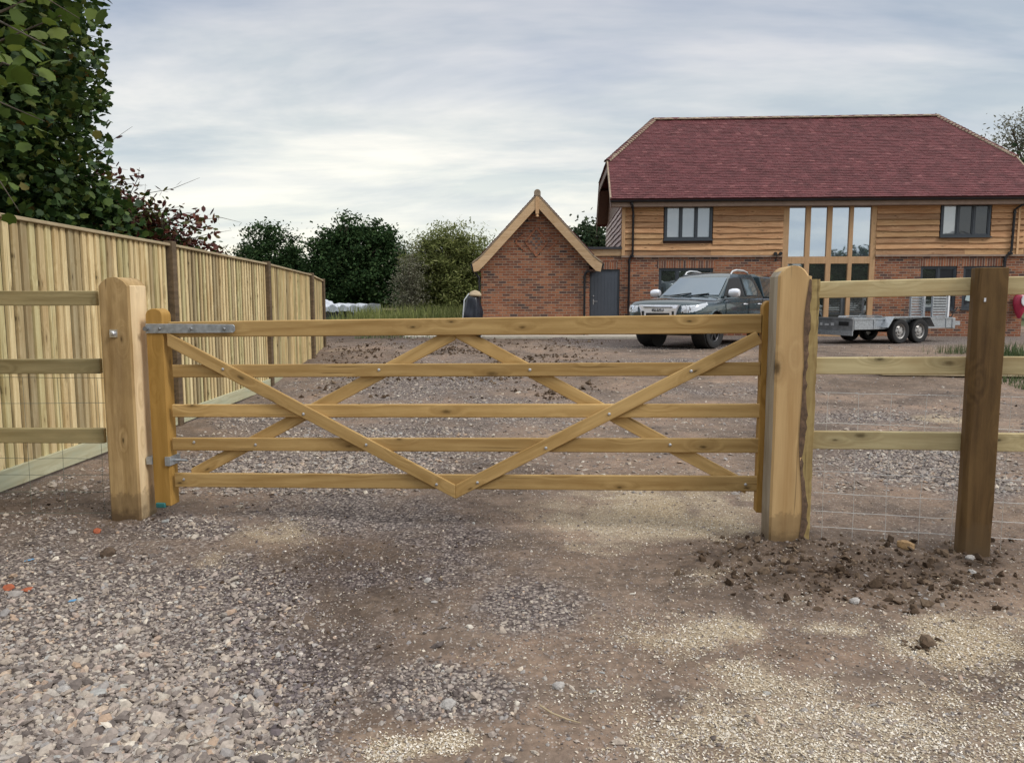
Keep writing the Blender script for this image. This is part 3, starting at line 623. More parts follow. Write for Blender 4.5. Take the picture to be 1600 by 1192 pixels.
# heel stile (left, thick) and head stile (right): rounded top
def stile(name,xa,xb,zb,zt,th,y0):
    mb=MB(); n=10; w_=xb-xa; pts=[(xa,y0,zb),(xb,y0,zb)]
    for i in range(n+1):
        a=math.pi*i/n; pts.append(((xa+xb)/2+math.cos(a)*w_/2,y0,zt-.045+.045*math.sin(a)))
    mb.prism(pts,(0,th,0)); return mb.build(name,W_gateZ,G,bevel=.004)
W_gateZ=wood('treated_pine_upright',(.47,.275,.075),(.33,.18,.04),axis='Z',knots=.4,stain=(.30,.17,.035))
hx0,_=gl(232,640); hx1,_=gl(259,640); _,hz1=gl(247,482); _,hz0=gl(255,789)
hx0,_=gl(236,640,-.006); hx1,_=gl(262,640,-.006)
stile('heel_stile',hx0,hx1,hz0,hz1,.105,-.018)
sx0,_=gl(1187,640,-.004); _,sz1=gl(1195,470); _,sz0=gl(1192,801)
stile('head_stile',sx0,sx0+.075,sz0,sz1,.075,-.004)
def brace(pa,pb,y,w_,k0,k1):
    xa,za=gl(*pa,y); xb,zb=gl(*pb,y); a=math.atan2(zb-za,xb-xa)
    return beam('brace',(xa,y,za),(xb,y,zb),w_,TH,W_gate,G,k0=math.tan(a)*k0 if k0 else 0,k1=math.tan(a)*k1 if k1 else 0)
# front V braces (meet low in the middle), rear inverted V
brace((262,530),(712,768),-.0125,.078,1,1); brace((1186,527),(712,768),-.0125,.078,-0,1)
brace((300,742),(712,520),.0345,.078,1,1); brace((1165,760),(712,517),.0345,.078,1,1)
for px,py,yy in [(348,577,-.026),(474,647,-.026),(572,695,-.026),(682,757,-.026),(1080,580,-.026),(952,647,-.026),(853,700,-.026),(746,754,-.026),(592,578,-.002),(828,578,-.002),(399,695,-.002),(1047,695,-.002),(1165,757,-.002),(287,749,-.002),(303,691,-.002)]:
    x,z=gl(px,py,yy); MB().lathe([(.0095,0),(.009,-.003),(.005,-.0055)],(x,yy+.0015,z),12).build('bolt',M_steel,G,smooth=True)
# strap hinge
xa,z0=gl(231,506,-.03); xb,_=gl(366,506,-.03); _,z1=gl(231,521,-.03); _,z2=gl(366,507,-.03); _,z3=gl(366,520,-.03)
mb=MB(); pts=[(xa-.02,-.026,z1),(xb-.012,-.026,z3),(xb,-.026,z3+.012),(xb,-.026,z2-.012),(xb-.012,-.026,z2),(xa-.02,-.026,z0)]
mb.prism(pts,(0,.0075,0)); hs=mb.build('strap_hinge',M_galv,G,bevel=.0015)
mb=MB()
for fx in (.13,.5,.88): MB().lathe([(.010,0),(.010,-.004),(.005,-.009)],(xa+(xb-xa)*fx,-.0265,(z0+z1)/2),8).build('hinge_bolt',M_galvd,hs)
MB().lathe([(.014,-.0),(.014,-.03)],(xa-.01,-.02,(z0+z1)/2),12).build('hinge_pin',M_galvd,hs)
xa,z0=gl(258,714,-.03); xb,z1=gl(274,728,-.03)
MB().box(hx0-.04,hx0-.001,-.022,.05,z1+.005,z0-.005).build('hinge_plate',M_galv,G)
mb=MB(); mb.box(hx1-.022,hx1+.012,-.03,.10,z1,z0); mb.tube([(hx1+.01,.02,(z0+z1)/2),(hx1+.10,.02,(z0+z1)/2-.002)],.008,10)
mb.build('lower_hinge',M_galv,G,bevel=0)
mb=MB(); mb.box(hx0+.01,hx0+.075,-.03,.02,hz0-.012,hz0+.022)
mb.build('strap_offcut',M_teal,G,bevel=.006)

# ------------------------------------------------------------------ post-and-rail fences at each side
def wire_mesh(parent,x0,x1,zs_,vx,y,mat,r=.0016):
    mb=MB(); rs=random.Random(3)
    for z in zs_:
        n=12; mb.tube([(x0+(x1-x0)*i/n,y+rs.uniform(-.003,.003),z+rs.uniform(-.003,.003)) for i in range(n+1)],r,5)
    for x in vx: mb.tube([(x+rs.uniform(-.003,.003),y,z) for z in zs_],r*.8,5)
    return mb.build('wire_netting',mat,parent)
LT=(Vector((-3.55,4.78,0)),0.0)
LF=empty('rail_fence',LT[0],0,label='three-rail timber fence with wire netting running left from the left gate post',cat='rail fence')
xr,_=loc_pix(LT,160,600)
for ta,ba in ((455,478),(561,584),(669,692)):
    _,z0=loc_pix(LT,80,ta); _,z1=loc_pix(LT,80,ba)
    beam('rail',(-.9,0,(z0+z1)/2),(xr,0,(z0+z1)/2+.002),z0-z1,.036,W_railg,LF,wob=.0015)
o=beam('fence_post',(-.75,.09,-.3),(-.75,.09,1.5),.12,.10,W_fpost,LF)
wz=[loc_pix(LT,80,y,.03)[1] for y in (590,630,716,742,768)]+[.03]
vx=[loc_pix(LT,x,700,.03)[0] for x in (-60,-15,43,97,158)]
wire_mesh(LF,-.9,xr,wz,vx,.03,M_wireg)
# right-hand fence
RT0=atY(1280,560,4.32); RT=(Vector((RT0.x,4.32,0)),-R(13))
RF=empty('rail_fence',RT[0],RT[1],label='three-rail timber fence with brown square post and wire netting right of the pale gate post',cat='rail fence')
pxl,_=loc_pix(RT,1512,650,-.05); 
def rl(px,py,y=0): return loc_pix(RT,px,py,y)
x15=rl(1530,600)[0]; x17=rl(1760,600)[0]
for (xa,ta,ba,xb,tb,bb) in ((1282,440,466,1512,433,461),(1278,559,585,1512,557,585),(1275,674,702,1508,676,704)):
    _,a=rl(xa,ta); _,b=rl(xa,ba); _,c=rl(xb,tb); _,d=rl(xb,bb)
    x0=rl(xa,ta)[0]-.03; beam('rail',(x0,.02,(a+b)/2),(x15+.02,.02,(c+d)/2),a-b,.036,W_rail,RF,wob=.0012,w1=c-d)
    slope=((c+d)-(a+b))/2/(x15-x0)
    beam('rail',(x15+.024,.02,(c+d)/2),(x15+1.6,.02,(c+d)/2+slope*1.0),c-d,.036,W_rail,RF,wob=.0012)
p0x=rl(1503,700,-.09)[0]; p1x=rl(1549,700,-.09)[0]; _,pz=rl(1550,418,-.09)
p0x,p1x=rl(1507,740,-.09)[0],rl(1556,740,-.09)[0]
pw=p1x-p0x
o=MB(); rs=random.Random(8)
vs=[];nn=12
for i in range(nn+1):
    z=-.12+(pz+.12)*i/nn; a=rs.uniform(-.0015,.0015); ch=.022+.006*math.sin(i*1.1)
    vs+=[(p0x+a,-.09+.03,z),(p0x+ch+a,-.09,z),(p1x+a,-.09,z),(p1x+a+rs.uniform(-.002,.002),.0,z),(p0x+a,.0,z)]
fs=[tuple(range(5))[::-1],tuple(nn*5+q for q in range(5))]
for i in range(nn):
    for q in range(5): fs.append((i*5+q,i*5+(q+1)%5,i*5+5+(q+1)%5,i*5+5+q))
o.add(vs,fs); po=o.build('fence_post',W_dark,RF); m=po.modifiers.new('bevel','BEVEL'); m.width=.003; m.limit_method='ANGLE'
x,z=rl(1539,468,-.095); mb=MB(); mb.box(x-.003,x+.006,-.094,-.089,z-.012,z+.008); mb.build('staple_tag',M_white,po)
wz=[rl(1400,y,.045)[1] for y in (616,665,700,742,776,805,830,853)]
vx=[rl(x,760,.045)[0] for x in (1287,1335,1386,1440,1492,1570)]
wire_mesh(RF,rl(1276,700)[0],x17,wz,vx,.045,M_wire)

# ------------------------------------------------------------------ close-board fence on the left
FX=-3.74
CF=empty('board_fence',(FX,8.3,0),R(90),label='tall pale close-board fence with brown posts running back along the left side',cat='board fence')
# local frame: x runs away from camera (world +Y), y -> world -X
post_y=[2.15,5.22,8.42,11.55,14.75,17.2]; topz=[2.04,2.02,2.01,1.955,1.90,1.86]; botz=[.02,.02,.02,.07,.12,.16]
xoff=[0,0,.03,-.02,.16,.55]
def L2(i): return Vector((post_y[i]-8.3,xoff[i],0))
for i in range(6):
    o=beam('fence_post',(L2(i).x,L2(i).y-.005,botz[i]-.3),(L2(i).x,L2(i).y-.005,topz[i]+.045),.10,.10,W_fpost,CF)
rs=random.Random(12)
for i in range(5):
    a,b=L2(i),L2(i+1); d=(b-a); Ln=d.length; t=d.normalized(); nrm=Vector((-t.y,t.x,0))
    x0=.055; x1=Ln-.055; mb=MB(); mb2=MB(); pitch=.098 if i%2==0 else .105; wd=.058 if i%2==0 else .088; x=x0+.02
    def Z(f,arr): return arr[i]+(arr[i+1]-arr[i])*f
    def P3(x,y,z): q=a+t*x+nrm*y; return (q.x,q.y,z)
    # backing boards
    xb=x0
    while xb<x1-.02:
        w2=min(.12,x1-xb); f=xb/Ln; zb=Z(f,botz)+.155; zt_=Z(f,topz)-.012
        mb2.hexa([P3(xb,.012,zb),P3(xb+w2-.002,.012,zb),P3(xb+w2-.002,.024,zb),P3(xb,.024,zb),P3(xb,.012,zt_),P3(xb+w2-.002,.012,zt_),P3(xb+w2-.002,.024,zt_),P3(xb,.024,zt_)]); xb+=.12
    while x<x1-.03:
        w_=min(wd*rs.uniform(.9,1.1),x1-x); f=x/Ln; zb=Z(f,botz)+.152; zt_=Z(f,topz)-.012; pr=(-.004 if i%2==0 else -.012)+rs.uniform(-.003,.003); sk=rs.uniform(-.004,.004)
        mb.hexa([P3(x,pr,zb),P3(x+w_,pr+(.004 if i%2==0 else .014),zb),P3(x+w_,.0115,zb),P3(x,.0115,zb),P3(x+sk,pr,zt_),P3(x+w_+sk,pr+(.004 if i%2==0 else .014),zt_),P3(x+w_+sk,.0115,zt_),P3(x+sk,.0115,zt_)]); x+=pitch*rs.uniform(.97,1.03)
    pn=mb.build('panel',W_board,CF)
    mb2.build('back_boards',W_slat,pn)
    za,zb_=topz[i],topz[i+1]
    q0=P3(.052,-.004,za+.006); q1=P3(Ln-.052,-.004,zb_+.006); beam('capping',q0,q1,.028,.062,W_cap,pn)
    q0=P3(.052,-.012,botz[i]+.078); q1=P3(Ln-.052,-.012,botz[i+1]+.078); beam('gravel_board',q0,q1,.15,.03,W_gravelb,pn)

# ------------------------------------------------------------------ house
HG=.35                                 # level of the yard at the buildings
hy=-math.atan(.058)
HO=atY(970,500,23.5); HT=(Vector((HO.x,23.5,HG)),hy)
H=empty('barn_house',HT[0],hy,label='two-storey house with brick base, oak-clad upper floor and plum tiled roof',cat='house')
def hp(px,py,y=0): return loc_pix(HT,px,py,y)
def hx(px,y=0,py=400): return hp(px,py,y)[0]
def hz(px,py,y=0): return hp(px,py,y)[1]
XE=hp(1603,400)[0]; DEP=7.3
zb=hz(1100,402)            # top of brickwork
ze=hz(1100,318)            # top of cladding
def wall(mb,x0,x1,z0,z1,ops,y=0,rev=.10):
    X=sorted({x0,x1,*[min(max(o[0],x0),x1) for o in ops],*[min(max(o[1],x0),x1) for o in ops]}); Zs=sorted({z0,z1,*[min(max(o[2],z0),z1) for o in ops],*[min(max(o[3],z0),z1) for o in ops]})
    for a,b in zip(X,X[1:]):
        for c,d in zip(Zs,Zs[1:]):
            cx_,cz_=(a+b)/2,(c+d)/2
            if any(o[0]<cx_<o[1] and o[2]<cz_<o[3] for o in ops): continue
            mb.quad((a,y,c),(b,y,c),(b,y,d),(a,y,d))
    for o in ops:
        a,b,c,d=o[:4]; c=max(c,z0); d=min(d,z1)
        if d<=c: continue
        mb.quad((a,y,c),(a,y+rev,c),(a,y+rev,d),(a,y,d)); mb.quad((b,y,c),(b,y,d),(b,y+rev,d),(b,y+rev,c)); mb.quad((a,y,d),(a,y+rev,d),(b,y+rev,d),(b,y,d)); mb.quad((a,y,c),(b,y,c),(b,y+rev,c),(a,y+rev,c))
# openings
gx0,gx1=hx(1222),hx(1367)
op_ll=(hx(1030),hx(1114)+.02,hz(1060,482),hz(1060,419))
op_r1=(hx(1440),hx(1497),hz(1460,484),hz(1460,416)); op_r2=(hx(1507),hx(1569),hz(1530,483),hz(1530,416))
op_ul=(hx(1037),hx(1111),hz(1070,375),hz(1070,319)); op_ur=(hx(1466),hx(1543),hz(1500,370),hz(1500,313))
dx0,dx1,dz1=hx(923),hx(970),hz(945,421)
lx0=hx(905)
# main brick ground floor (incl. single-storey link to the left of x=0)
mb=MB(); wall(mb,0,XE,-.1,zb,[op_ll,op_r1,op_r2,(gx0,gx1,-.2,zb+1)]); mb.quad((0,0,-.1),(0,DEP,-.1),(0,DEP,zb),(0,0,zb)); mb.quad((XE,0,-.1),(XE,DEP,-.1),(XE,DEP,zb),(XE,0,zb)); mb.quad((0,DEP,-.1),(XE,DEP,-.1),(XE,DEP,zb),(0,DEP,zb))
mb.build('brick_wall',M_brick,H)
zl=hz(950,400,.0)
mb=MB(); wall(mb,lx0-.1,-.004,-.1,zl,[(dx0-.02,dx1-.02,-.05,dz1)],y=.012); mb.build('link_wall',M_brick,H)
# soldier courses, 3 mm proud
for o in (op_ll,op_r1,op_r2): MB().box(o[0]-.06,o[1]+.06,-.004,.02,o[3],o[3]+.225).build('soldier_lintel',M_soldier,H)
MB().box(dx0+.02,dx1-.1,.008,.03,dz1+.002,min(zl-.01,dz1+.225)).build('soldier_lintel',M_soldier,H)
# link roof edge and oak fascia
mb=MB(); mb.box(lx0-.1,-.02,-.03,2.9,zl,zl+.20); fb=mb.build('link_fascia',W_oakx,H)
mb=MB(); mb.box(lx0-.3,-.005,-.10,3.0,zl+.20,zl+.27); mb.build('link_roof',M_lead,H)
# door
D=MB(); nb=8
for i in range(nb):
    a=dx0+.03+(dx1-dx0-.10)*i/nb; b=dx0+.03+(dx1-dx0-.10)*(i+1)/nb-.006; D.box(a,b,.055,.085,0,dz1-.05)
D.box(dx0+.03,dx1-.07,.066,.08,.0,dz1-.05)
dr=D.build('door',M_door,H)
mb=MB(); mb.box(dx0-.02,dx0+.03,.04,.11,-.05,dz1); mb.box(dx1-.07,dx1-.02,.04,.11,-.05,dz1); mb.box(dx0+.03,dx1-.07,.04,.11,dz1-.05,dz1); mb.build('door_frame',M_frame,dr)
mb=MB(); mb.tube([(dx0+.10,.055,1.05),(dx0+.10,.02,1.05),(dx0+.22,.02,1.05)],.010,8); mb.box(dx0+.085,dx0+.115,.05,.056,.95,1.12); mb.lathe([(.02,0),(.02,-.02)],(dx0+.10,.055,1.22),10); mb.build('handle',M_steel,dr)
# weatherboards: individual lapped boards with waney lower edges
def boards(name,xa,xb,z0,z1,ops,mat,y=0,pitch=.172,seed=0,parent=H,swap=False,ln=3.4):
    rs=random.Random(seed); mb=MB(); z=z0; row=0
    while z<z1-.02:
        zt_=min(z+pitch+.03,z1); spans=[(xa,xb)]
        for o in ops:
            if o[2]<z+pitch*.9 and o[3]>z+.02:
                ns=[]
                for a,b in spans:
                    if o[0]>a: ns.append((a,min(b,o[0])))
                    if o[1]<b: ns.append((max(a,o[1]),b))
                spans=[s for s in ns if s[1]-s[0]>.02]
        for a,b in spans:
            x=a
            while x<b-.01:
                e=min(b,x+ln*rs.uniform(.6,1.3)); e=b if b-e<.5 else e
                n=max(1,int((e-x)/.22)); ph=rs.uniform(0,9); am=rs.uniform(.004,.014); lo=[]
                vs=[]
                for k in range(n+1):
                    xx=x+(e-x-.003)*k/n; wz_=am*math.sin(xx*2.1+ph)+am*.6*math.sin(xx*5.3+ph*2)
                    pts=[(xx,y-.055,z+wz_),(xx,y-.006,zt_),(xx,y+.004,zt_),(xx,y-.024,z+wz_)]
                    vs+=[(p_[1],xa+xb-p_[0],p_[2]) if swap else p_ for p_ in pts]
                fs=[(0,1,2,3),tuple(4*n+q for q in (3,2,1,0))]
                for k in range(n):
                    for q in range(4): fs.append((4*k+q,4*k+(q+1)%4,4*k+4+(q+1)%4,4*k+4+q))
                mb.add(vs,fs); x=e
        z+=pitch*rs.uniform(.95,1.05); row+=1
    return mb.build(name,mat,parent)
ops=[(op_ul[0]-.03,op_ul[1]+.03,op_ul[2]-.02,op_ul[3]+.1),(op_ur[0]-.03,op_ur[1]+.03,op_ur[2]-.02,op_ur[3]+.1),(gx0,gx1,-1,9)]
boards('oak_cladding',.09,gx0,zb+.05,ze+.05,ops,W_clad,seed=3); boards('oak_cladding',gx1,XE-.09,zb+.05,ze+.05,ops,W_clad,seed=4)
mb=MB(); 
M_drip=simple('grey_drip_board',(.30,.22,.17),.8,var=.2)
for a,b in ((0,gx0),(gx1,XE)): MB().box(a-.02 if a==0 else a,b,-.06,.0,zb-.005,zb+.05).build('drip_board',M_drip,H)
MB().box(-.012,.088,-.065,.06,zb+.051,ze+.04).build('corner_board',W_oak,H); mb=MB()
xq=hx(1587); mb.box(xq-.03,xq+.03,-.066,-.02,zb+.052,ze+.03); mb.build('corner_board',W_oak,H)
# backing wall of upper floor
mb=MB(); wall(mb,.01,XE-.01,zb,ze+.3,[op_ul,op_ur,(gx0,gx1,-.2,ze-.02)],y=.012)
# roof geometry (local)
OV=.36; zeave=hz(1100,309,-OV); RY=3.65; zr=hz(1200,185,RY); sl=(zr-zeave)/(RY+OV)
def roofz(y): return zeave+(y+OV)*sl if y<=RY else zeave+(2*RY+OV-y)*sl
xv0=-.40; xv1=XE+.35
yh=hp(947,253,0); 
hipy=1.40; hipz=roofz(hipy)
xr0=hx(1021,RY,186); xr1=hx(1465,RY,182)
hx1w=hp(1589,246,hipy)[0]      # right hip start
xv1=hx1w
# left gable wall upper (clad) from zb to hip eave, right too
gy=[(0,zb),(DEP,zb),(DEP,ze+.1),(2*RY-hipy+.0,hipz-.25),(hipy,hipz-.25),(0,ze+.1)]
mb.add([(.012,y,z) for y,z in gy],[tuple(range(6))]); mb.add([(XE-.012,y,z) for y,z in gy],[tuple(range(6))]); mb.quad((0,DEP,zb),(XE,DEP,zb),(XE,DEP,ze),(0,DEP,ze))
mb.build('upper_wall',M_soffit,H)
# side cladding on left gable: lapped boards facing -X
gb=boards('gable_cladding',.1,DEP-.1,zb+.02,ze+.05,[],W_clad2,y=.0,pitch=.172,seed=9,swap=True)
# roof shell
TK=.10
def slab(mb,poly,th=TK):
    a,b,c=[Vector(p_) for p_ in poly[:3]]; n=(b-a).cross(c-a).normalized()
    if n.z<0: n=-n
    mb.prism([Vector(p_)-n*th for p_ in poly],n*th)
front=[(xv0,-OV,zeave),(xv1,-OV,zeave),(xv1,hipy,hipz),(xr1,RY,zr),(xr0,RY,zr),(xv0,hipy,hipz)]
bk=[(x,2*RY-y,z) for x,y,z in front]
hl=[(xv0,hipy,hipz),(xr0,RY,zr),(xv0,2*RY-hipy,hipz)]; hr=[(xv1,hipy,hipz),(xr1,RY,zr),(xv1,2*RY-hipy,hipz)]
mb=MB(); slab(mb,front); slab(mb,bk); slab(mb,hl); slab(mb,hr)
rf=mb.build('roof',simple('roof_underlay',(.15,.045,.045),.9),H)
# tiles on the front slope (and hips/back), each one a small slab with its own tilt
def tiles(poly,mat,parent,gauge=.10,tw=.165,seed=0,name='roof_tiles'):
    """poly: coplanar 3D polygon whose first edge is the eave"""
    P_=[Vector(p_) for p_ in poly]; e=(P_[1]-P_[0]).normalized(); c3=sum(P_,Vector())/len(P_)
    up=(c3-P_[0]); up=(up-e*up.dot(e)).normalized(); n=e.cross(up); n=n if n.z>0 else -n
    pl=[((p_-P_[0]).dot(e),(p_-P_[0]).dot(up)) for p_ in P_]
    vmax=max(v for _,v in pl); rs=random.Random(seed); mb=MB(); row=0; v=-.03
    def span(v):
        xs_=[]
        for (a,b),(c,d) in zip(pl,pl[1:]+pl[:1]):
            if (b-v)*(d-v)<0: xs_.append(a+(c-a)*(v-b)/(d-b))
        return (min(xs_),max(xs_)) if len(xs_)>1 else None
    while v<vmax-.02:
        s_=span(max(v+gauge*.5,.02))
        if s_:
            u=s_[0]-(row%2)*tw/2
            wav=rs.uniform(-.002,.002)
            while u<s_[1]:
                a=max(u,s_[0]); b=min(u+tw-.004,s_[1])
                if b-a>.02:
                    l0=.020+wav+rs.uniform(-.003,.005); l1=.006; dv=rs.uniform(-.004,.004); tl=rs.uniform(-.002,.002)
                    q=[]
                    for hh in (-.004,0):
                        for uu,vv,ll in ((a,v+dv,l0+tl),(b,v+dv,l0-tl),(b,v+gauge+.03,l1),(a,v+gauge+.03,l1)):
                            h2=ll if hh==0 else ll-.012
                            q.append(P_[0]+e*uu+up*vv+n*h2)
                    mb.hexa(q)
                u+=tw
        v+=gauge; row+=1
    return mb.build(name,mat,parent)
tiles(front,M_tile,rf,seed=1); tiles(bk,M_tile,rf,gauge=.2,tw=.33,seed=2); tiles([hl[0],hl[2],hl[1]],M_tile,rf,gauge=.2,tw=.33,seed=3); tiles([hr[0],hr[2],hr[1]],M_tile,rf,gauge=.2,tw=.33,seed=4)
# ridge and bonnet hips bedded in pale mortar
def ridge(pa,pb,mat,name,r=.11,step=.30,mort=True,stagger=False):
    pa,pb=Vector(pa),Vector(pb); d=pb-pa; L=d.length; t=d.normalized(); n=int(L/step); side=t.cross(Vector((0,0,1))).normalized(); up=side.cross(t)
    mb=MB(); mm=MB(); rs=random.Random(2)
    for i in range(n+1):
        a=pa+t*(i*step); b=pa+t*min(L,(i+1)*step-.012); z0=rs.uniform(-.004,.004); rr0,rr1=(r*1.02,r*.98) if not stagger else (r*1.12,r*.85)
        for (q0,q1,rx,m_) in ((a,b,1.0,mb),):
            vs=[]
            for q_,r_ in ((q0,rr0),(q1,rr1)):
                for k in range(9):
                    th=math.pi*k/8; vs.append(q_+side*math.cos(th)*r_*1.15+up*(math.sin(th)*r_*.75+z0-.03))
            m_.add(vs,[(k,k+1,9+k+1,9+k) for k in range(8)]+[tuple(range(9)),tuple(9+k for k in range(9))])
    o=mb.build(name,mat,rf)
    if mort:
        vs=[];fs=[];ns=max(2,int(L/step)*4)
        for i in range(ns+1):
            q2=pa+t*(L*i/ns); r_=r*(1.16 if i%4 in (0,1) else .98)+rs.uniform(-.004,.004)
            for k in range(9):
                th=math.pi*k/8; vs.append(q2+side*math.cos(th)*r_*1.22+up*(math.sin(th)*r_*.66-.035))
            vs.append(q2-up*.06)
        for i in range(ns):
            for k in range(10): fs.append((i*10+k,i*10+(k+1)%10,i*10+10+(k+1)%10,i*10+10+k))
        fs+=[tuple(range(10)),tuple(ns*10+k for k in range(10))]; mm.add(vs,fs); mm.build('mortar_bedding',M_mortar,rf)
    return o
ridge((xr0,RY,zr+.02),(xr1,RY,zr+.02),M_tile,'ridge_tiles',r=.10,step=.45)
ridge((xv0,hipy,hipz+.02),(xr0,RY,zr+.02),M_tile,'hip_tiles',r=.095,step=.13,stagger=True); ridge((xv1,hipy,hipz+.02),(xr1,RY,zr+.02),M_tile,'hip_tiles',r=.095,step=.13,stagger=True)
# verge mortar line + barge soffit on left
mb=MB()
for xx in (xv0,xv1-.03):
    for s0,s1,ya,yb in ((1,1,-OV,hipy),(1,1,2*RY+OV,2*RY-hipy)):
        za,zb2=roofz(min(ya,2*RY-ya)) if ya<=RY else roofz(ya),0
        za=zeave; zc=hipz
        MB().hexa([(xx-.012,ya,za-.02),(xx+.035,ya,za-.02),(xx+.035,yb,zc-.02),(xx-.012,yb,zc-.02),(xx-.012,ya,za+.03),(xx+.035,ya,za+.03),(xx+.035,yb,zc+.03),(xx-.012,yb,zc+.03)]).build('verge_mortar',M_mortar,rf)
mb=MB()
for ya,yb,sgn in ((-OV+.02,hipy,1),(2*RY+OV-.02,2*RY-hipy,-1)):
    mb.hexa([(xv0+.012,ya,zeave-.36),(xv0+.04,ya,zeave-.36),(xv0+.04,yb,hipz-.33),(xv0+.012,yb,hipz-.33),(xv0+.012,ya,zeave-.105),(xv0+.04,ya,zeave-.105),(xv0+.04,yb,hipz-.125),(xv0+.012,yb,hipz-.125)])
mb.box(xv0+.012,xv0+.04,hipy,2*RY-hipy,hipz-.33,hipz-.12)
mb.build('barge_board',simple('brown_barge',(.13,.07,.05),.6),rf)
for ya,yb in ((0.06,hipy),(2*RY-.06,2*RY-hipy)):
    MB().hexa([(xv0+.04,ya,zeave-.02),(.0,ya,zeave-.02),(.0,yb,hipz-.30),(xv0+.04,yb,hipz-.30),(xv0+.04,ya,zeave+.02),(.0,ya,zeave+.02),(.0,yb,hipz-.26),(xv0+.04,yb,hipz-.26)]).build('verge_soffit',M_soffit,rf)
# eaves: fascia, soffit, gutter, downpipes
mb=MB(); mb.box(xv0+.05,xv1-.05,-OV+.06,-OV+.085,zeave-.24,zeave-.06); mb.box(xv0+.05,xv1-.05,-OV+.085,-.002,zeave-.235,zeave-.215); mb.build('fascia',simple('pale_fascia',(.30,.21,.16),.7),H)
mb=MB(); r=.062; y=-OV-.01; zg=zeave-.06; n=8
ring=[(y+math.cos(math.pi+math.pi*k/n)*r,zg+math.sin(math.pi+math.pi*k/n)*r) for k in range(n+1)]
ring2=[(y+math.cos(math.pi+math.pi*k/n)*(r-.006),zg+math.sin(math.pi+math.pi*k/n)*(r-.006)) for k in range(n,-1,-1)]
mb.prism([(xv0,a,b) for a,b in ring+ring2],(xv1-xv0,0,0)); mb.build('gutter',M_black,H)
def pipe(name,pts,parent,r=.036,mat=M_black):
    m_=MB(); m_.tube(pts,r,10)
    for p_,q_ in zip(pts,pts[1:]):
        p_,q_=Vector(p_),Vector(q_); L=(q_-p_).length
        for k in range(int(L/1.2)+1):
            c_=p_+(q_-p_)*((k*1.2+.08)/max(L,.2) if L>.2 else .5); t_=(q_-p_).normalized()
            m_.tube([c_-t_*.03,c_+t_*.03],r*1.28,10)
    return m_.build(name,mat,parent,smooth=True)
xd=hx(988); xe=hx(983); zj=hz(985,402)
pipe('downpipe',[(xd-.10,-OV,zeave-.11),(xd-.06,-OV+.02,zeave-.20),(xd,-.09,zeave-.42),(xd,-.09,zj+.10),(xe,-.06,zj-.08),(xe,-.06,-.0)],H)
xd=hx(1577); xe=hx(1569)
pipe('downpipe',[(xd+.26,-OV,zeave-.11),(xd+.2,-OV+.05,zeave-.2),(xd+.02,-.09,zeave-.38),(xd,-.09,zj+.14),(xe,-.06,zj-.05),(xe,-.06,-.0)],H)
# windows
def window(o,nl,mats,y=.03,proud=.0,sill=True,fw=.055,label=None):
    x0,x1,z0,z1=o; f=MB(); d=.07; ya=y-proud
    f.box(x0,x1,ya,ya+d,z1-fw,z1); f.box(x0,x1,ya,ya+d,z0,z0+fw); f.box(x0,x0+fw,ya,ya+d,z0+fw,z1-fw); f.box(x1-fw,x1,ya,ya+d,z0+fw,z1-fw)
    ws=(x1-x0-fw)/nl
    for k in range(1,nl): xm=x0+fw/2+ws*k; f.box(xm-fw*.45,xm+fw*.45,ya-.0,ya+d,z0+fw,z1-fw)
    for k in range(nl): # casement inner frames
        a=x0+fw/2+ws*k+fw*.5; b=a+ws-fw; e=.028
        f.box(a,b,ya+.012,ya+d-.005,z1-fw-e,z1-fw-.001); f.box(a,b,ya+.012,ya+d-.005,z0+fw+.001,z0+fw+e); f.box(a,a+e,ya+.012,ya+d-.005,z0+fw+e,z1-fw-e); f.box(b-e,b,ya+.012,ya+d-.005,z0+fw+e,z1-fw-e)
    fo=f.build('window',M_frame,H)
    for k in range(nl):
        a=x0+fw/2+ws*k+fw*.5+.02; b=a+ws-fw-.04; m_=MB(); m_.box(a,b,ya+.035,ya+.045,z0+fw+.02,z1-fw-.02); m_.build('pane',mats[k%len(mats)],fo)
    if sill: m_=MB(); m_.box(x0-.03,x1+.03,ya-.07,ya+.05,z0-.035,z0-.001); m_.build('sill',M_frame,fo)
    return fo
window(op_ul,3,[M_pane3],y=-.045); window(op_ur,3,[M_pane3,M_pane2,M_pane2],y=-.045)
window(op_ll,3,[M_pane4,M_pane4,M_pane4]); window(op_r1,2,[M_pane4,M_pane2]); fo=window(op_r2,2,[M_pane2])
x,z=hp(1516,464,.0); mb=MB(); mb.hexa([(x-.12,.055,z-.10),(x+.06,.055,z-.14),(x+.06,.063,z-.14),(x-.12,.063,z-.10),(x-.06,.055,z+.14),(x+.12,.055,z+.10),(x+.12,.063,z+.10),(x-.06,.063,z+.14)]); mb.build('sticker',M_paper,fo)
x,z=hp(1503,362,-.02); mb=MB(); mb.lathe([(.02,-.12),(.09,-.10),(.10,0),(.07,.08),(.02,.1)],(x+.02,-.035,z),12,'Z'); 
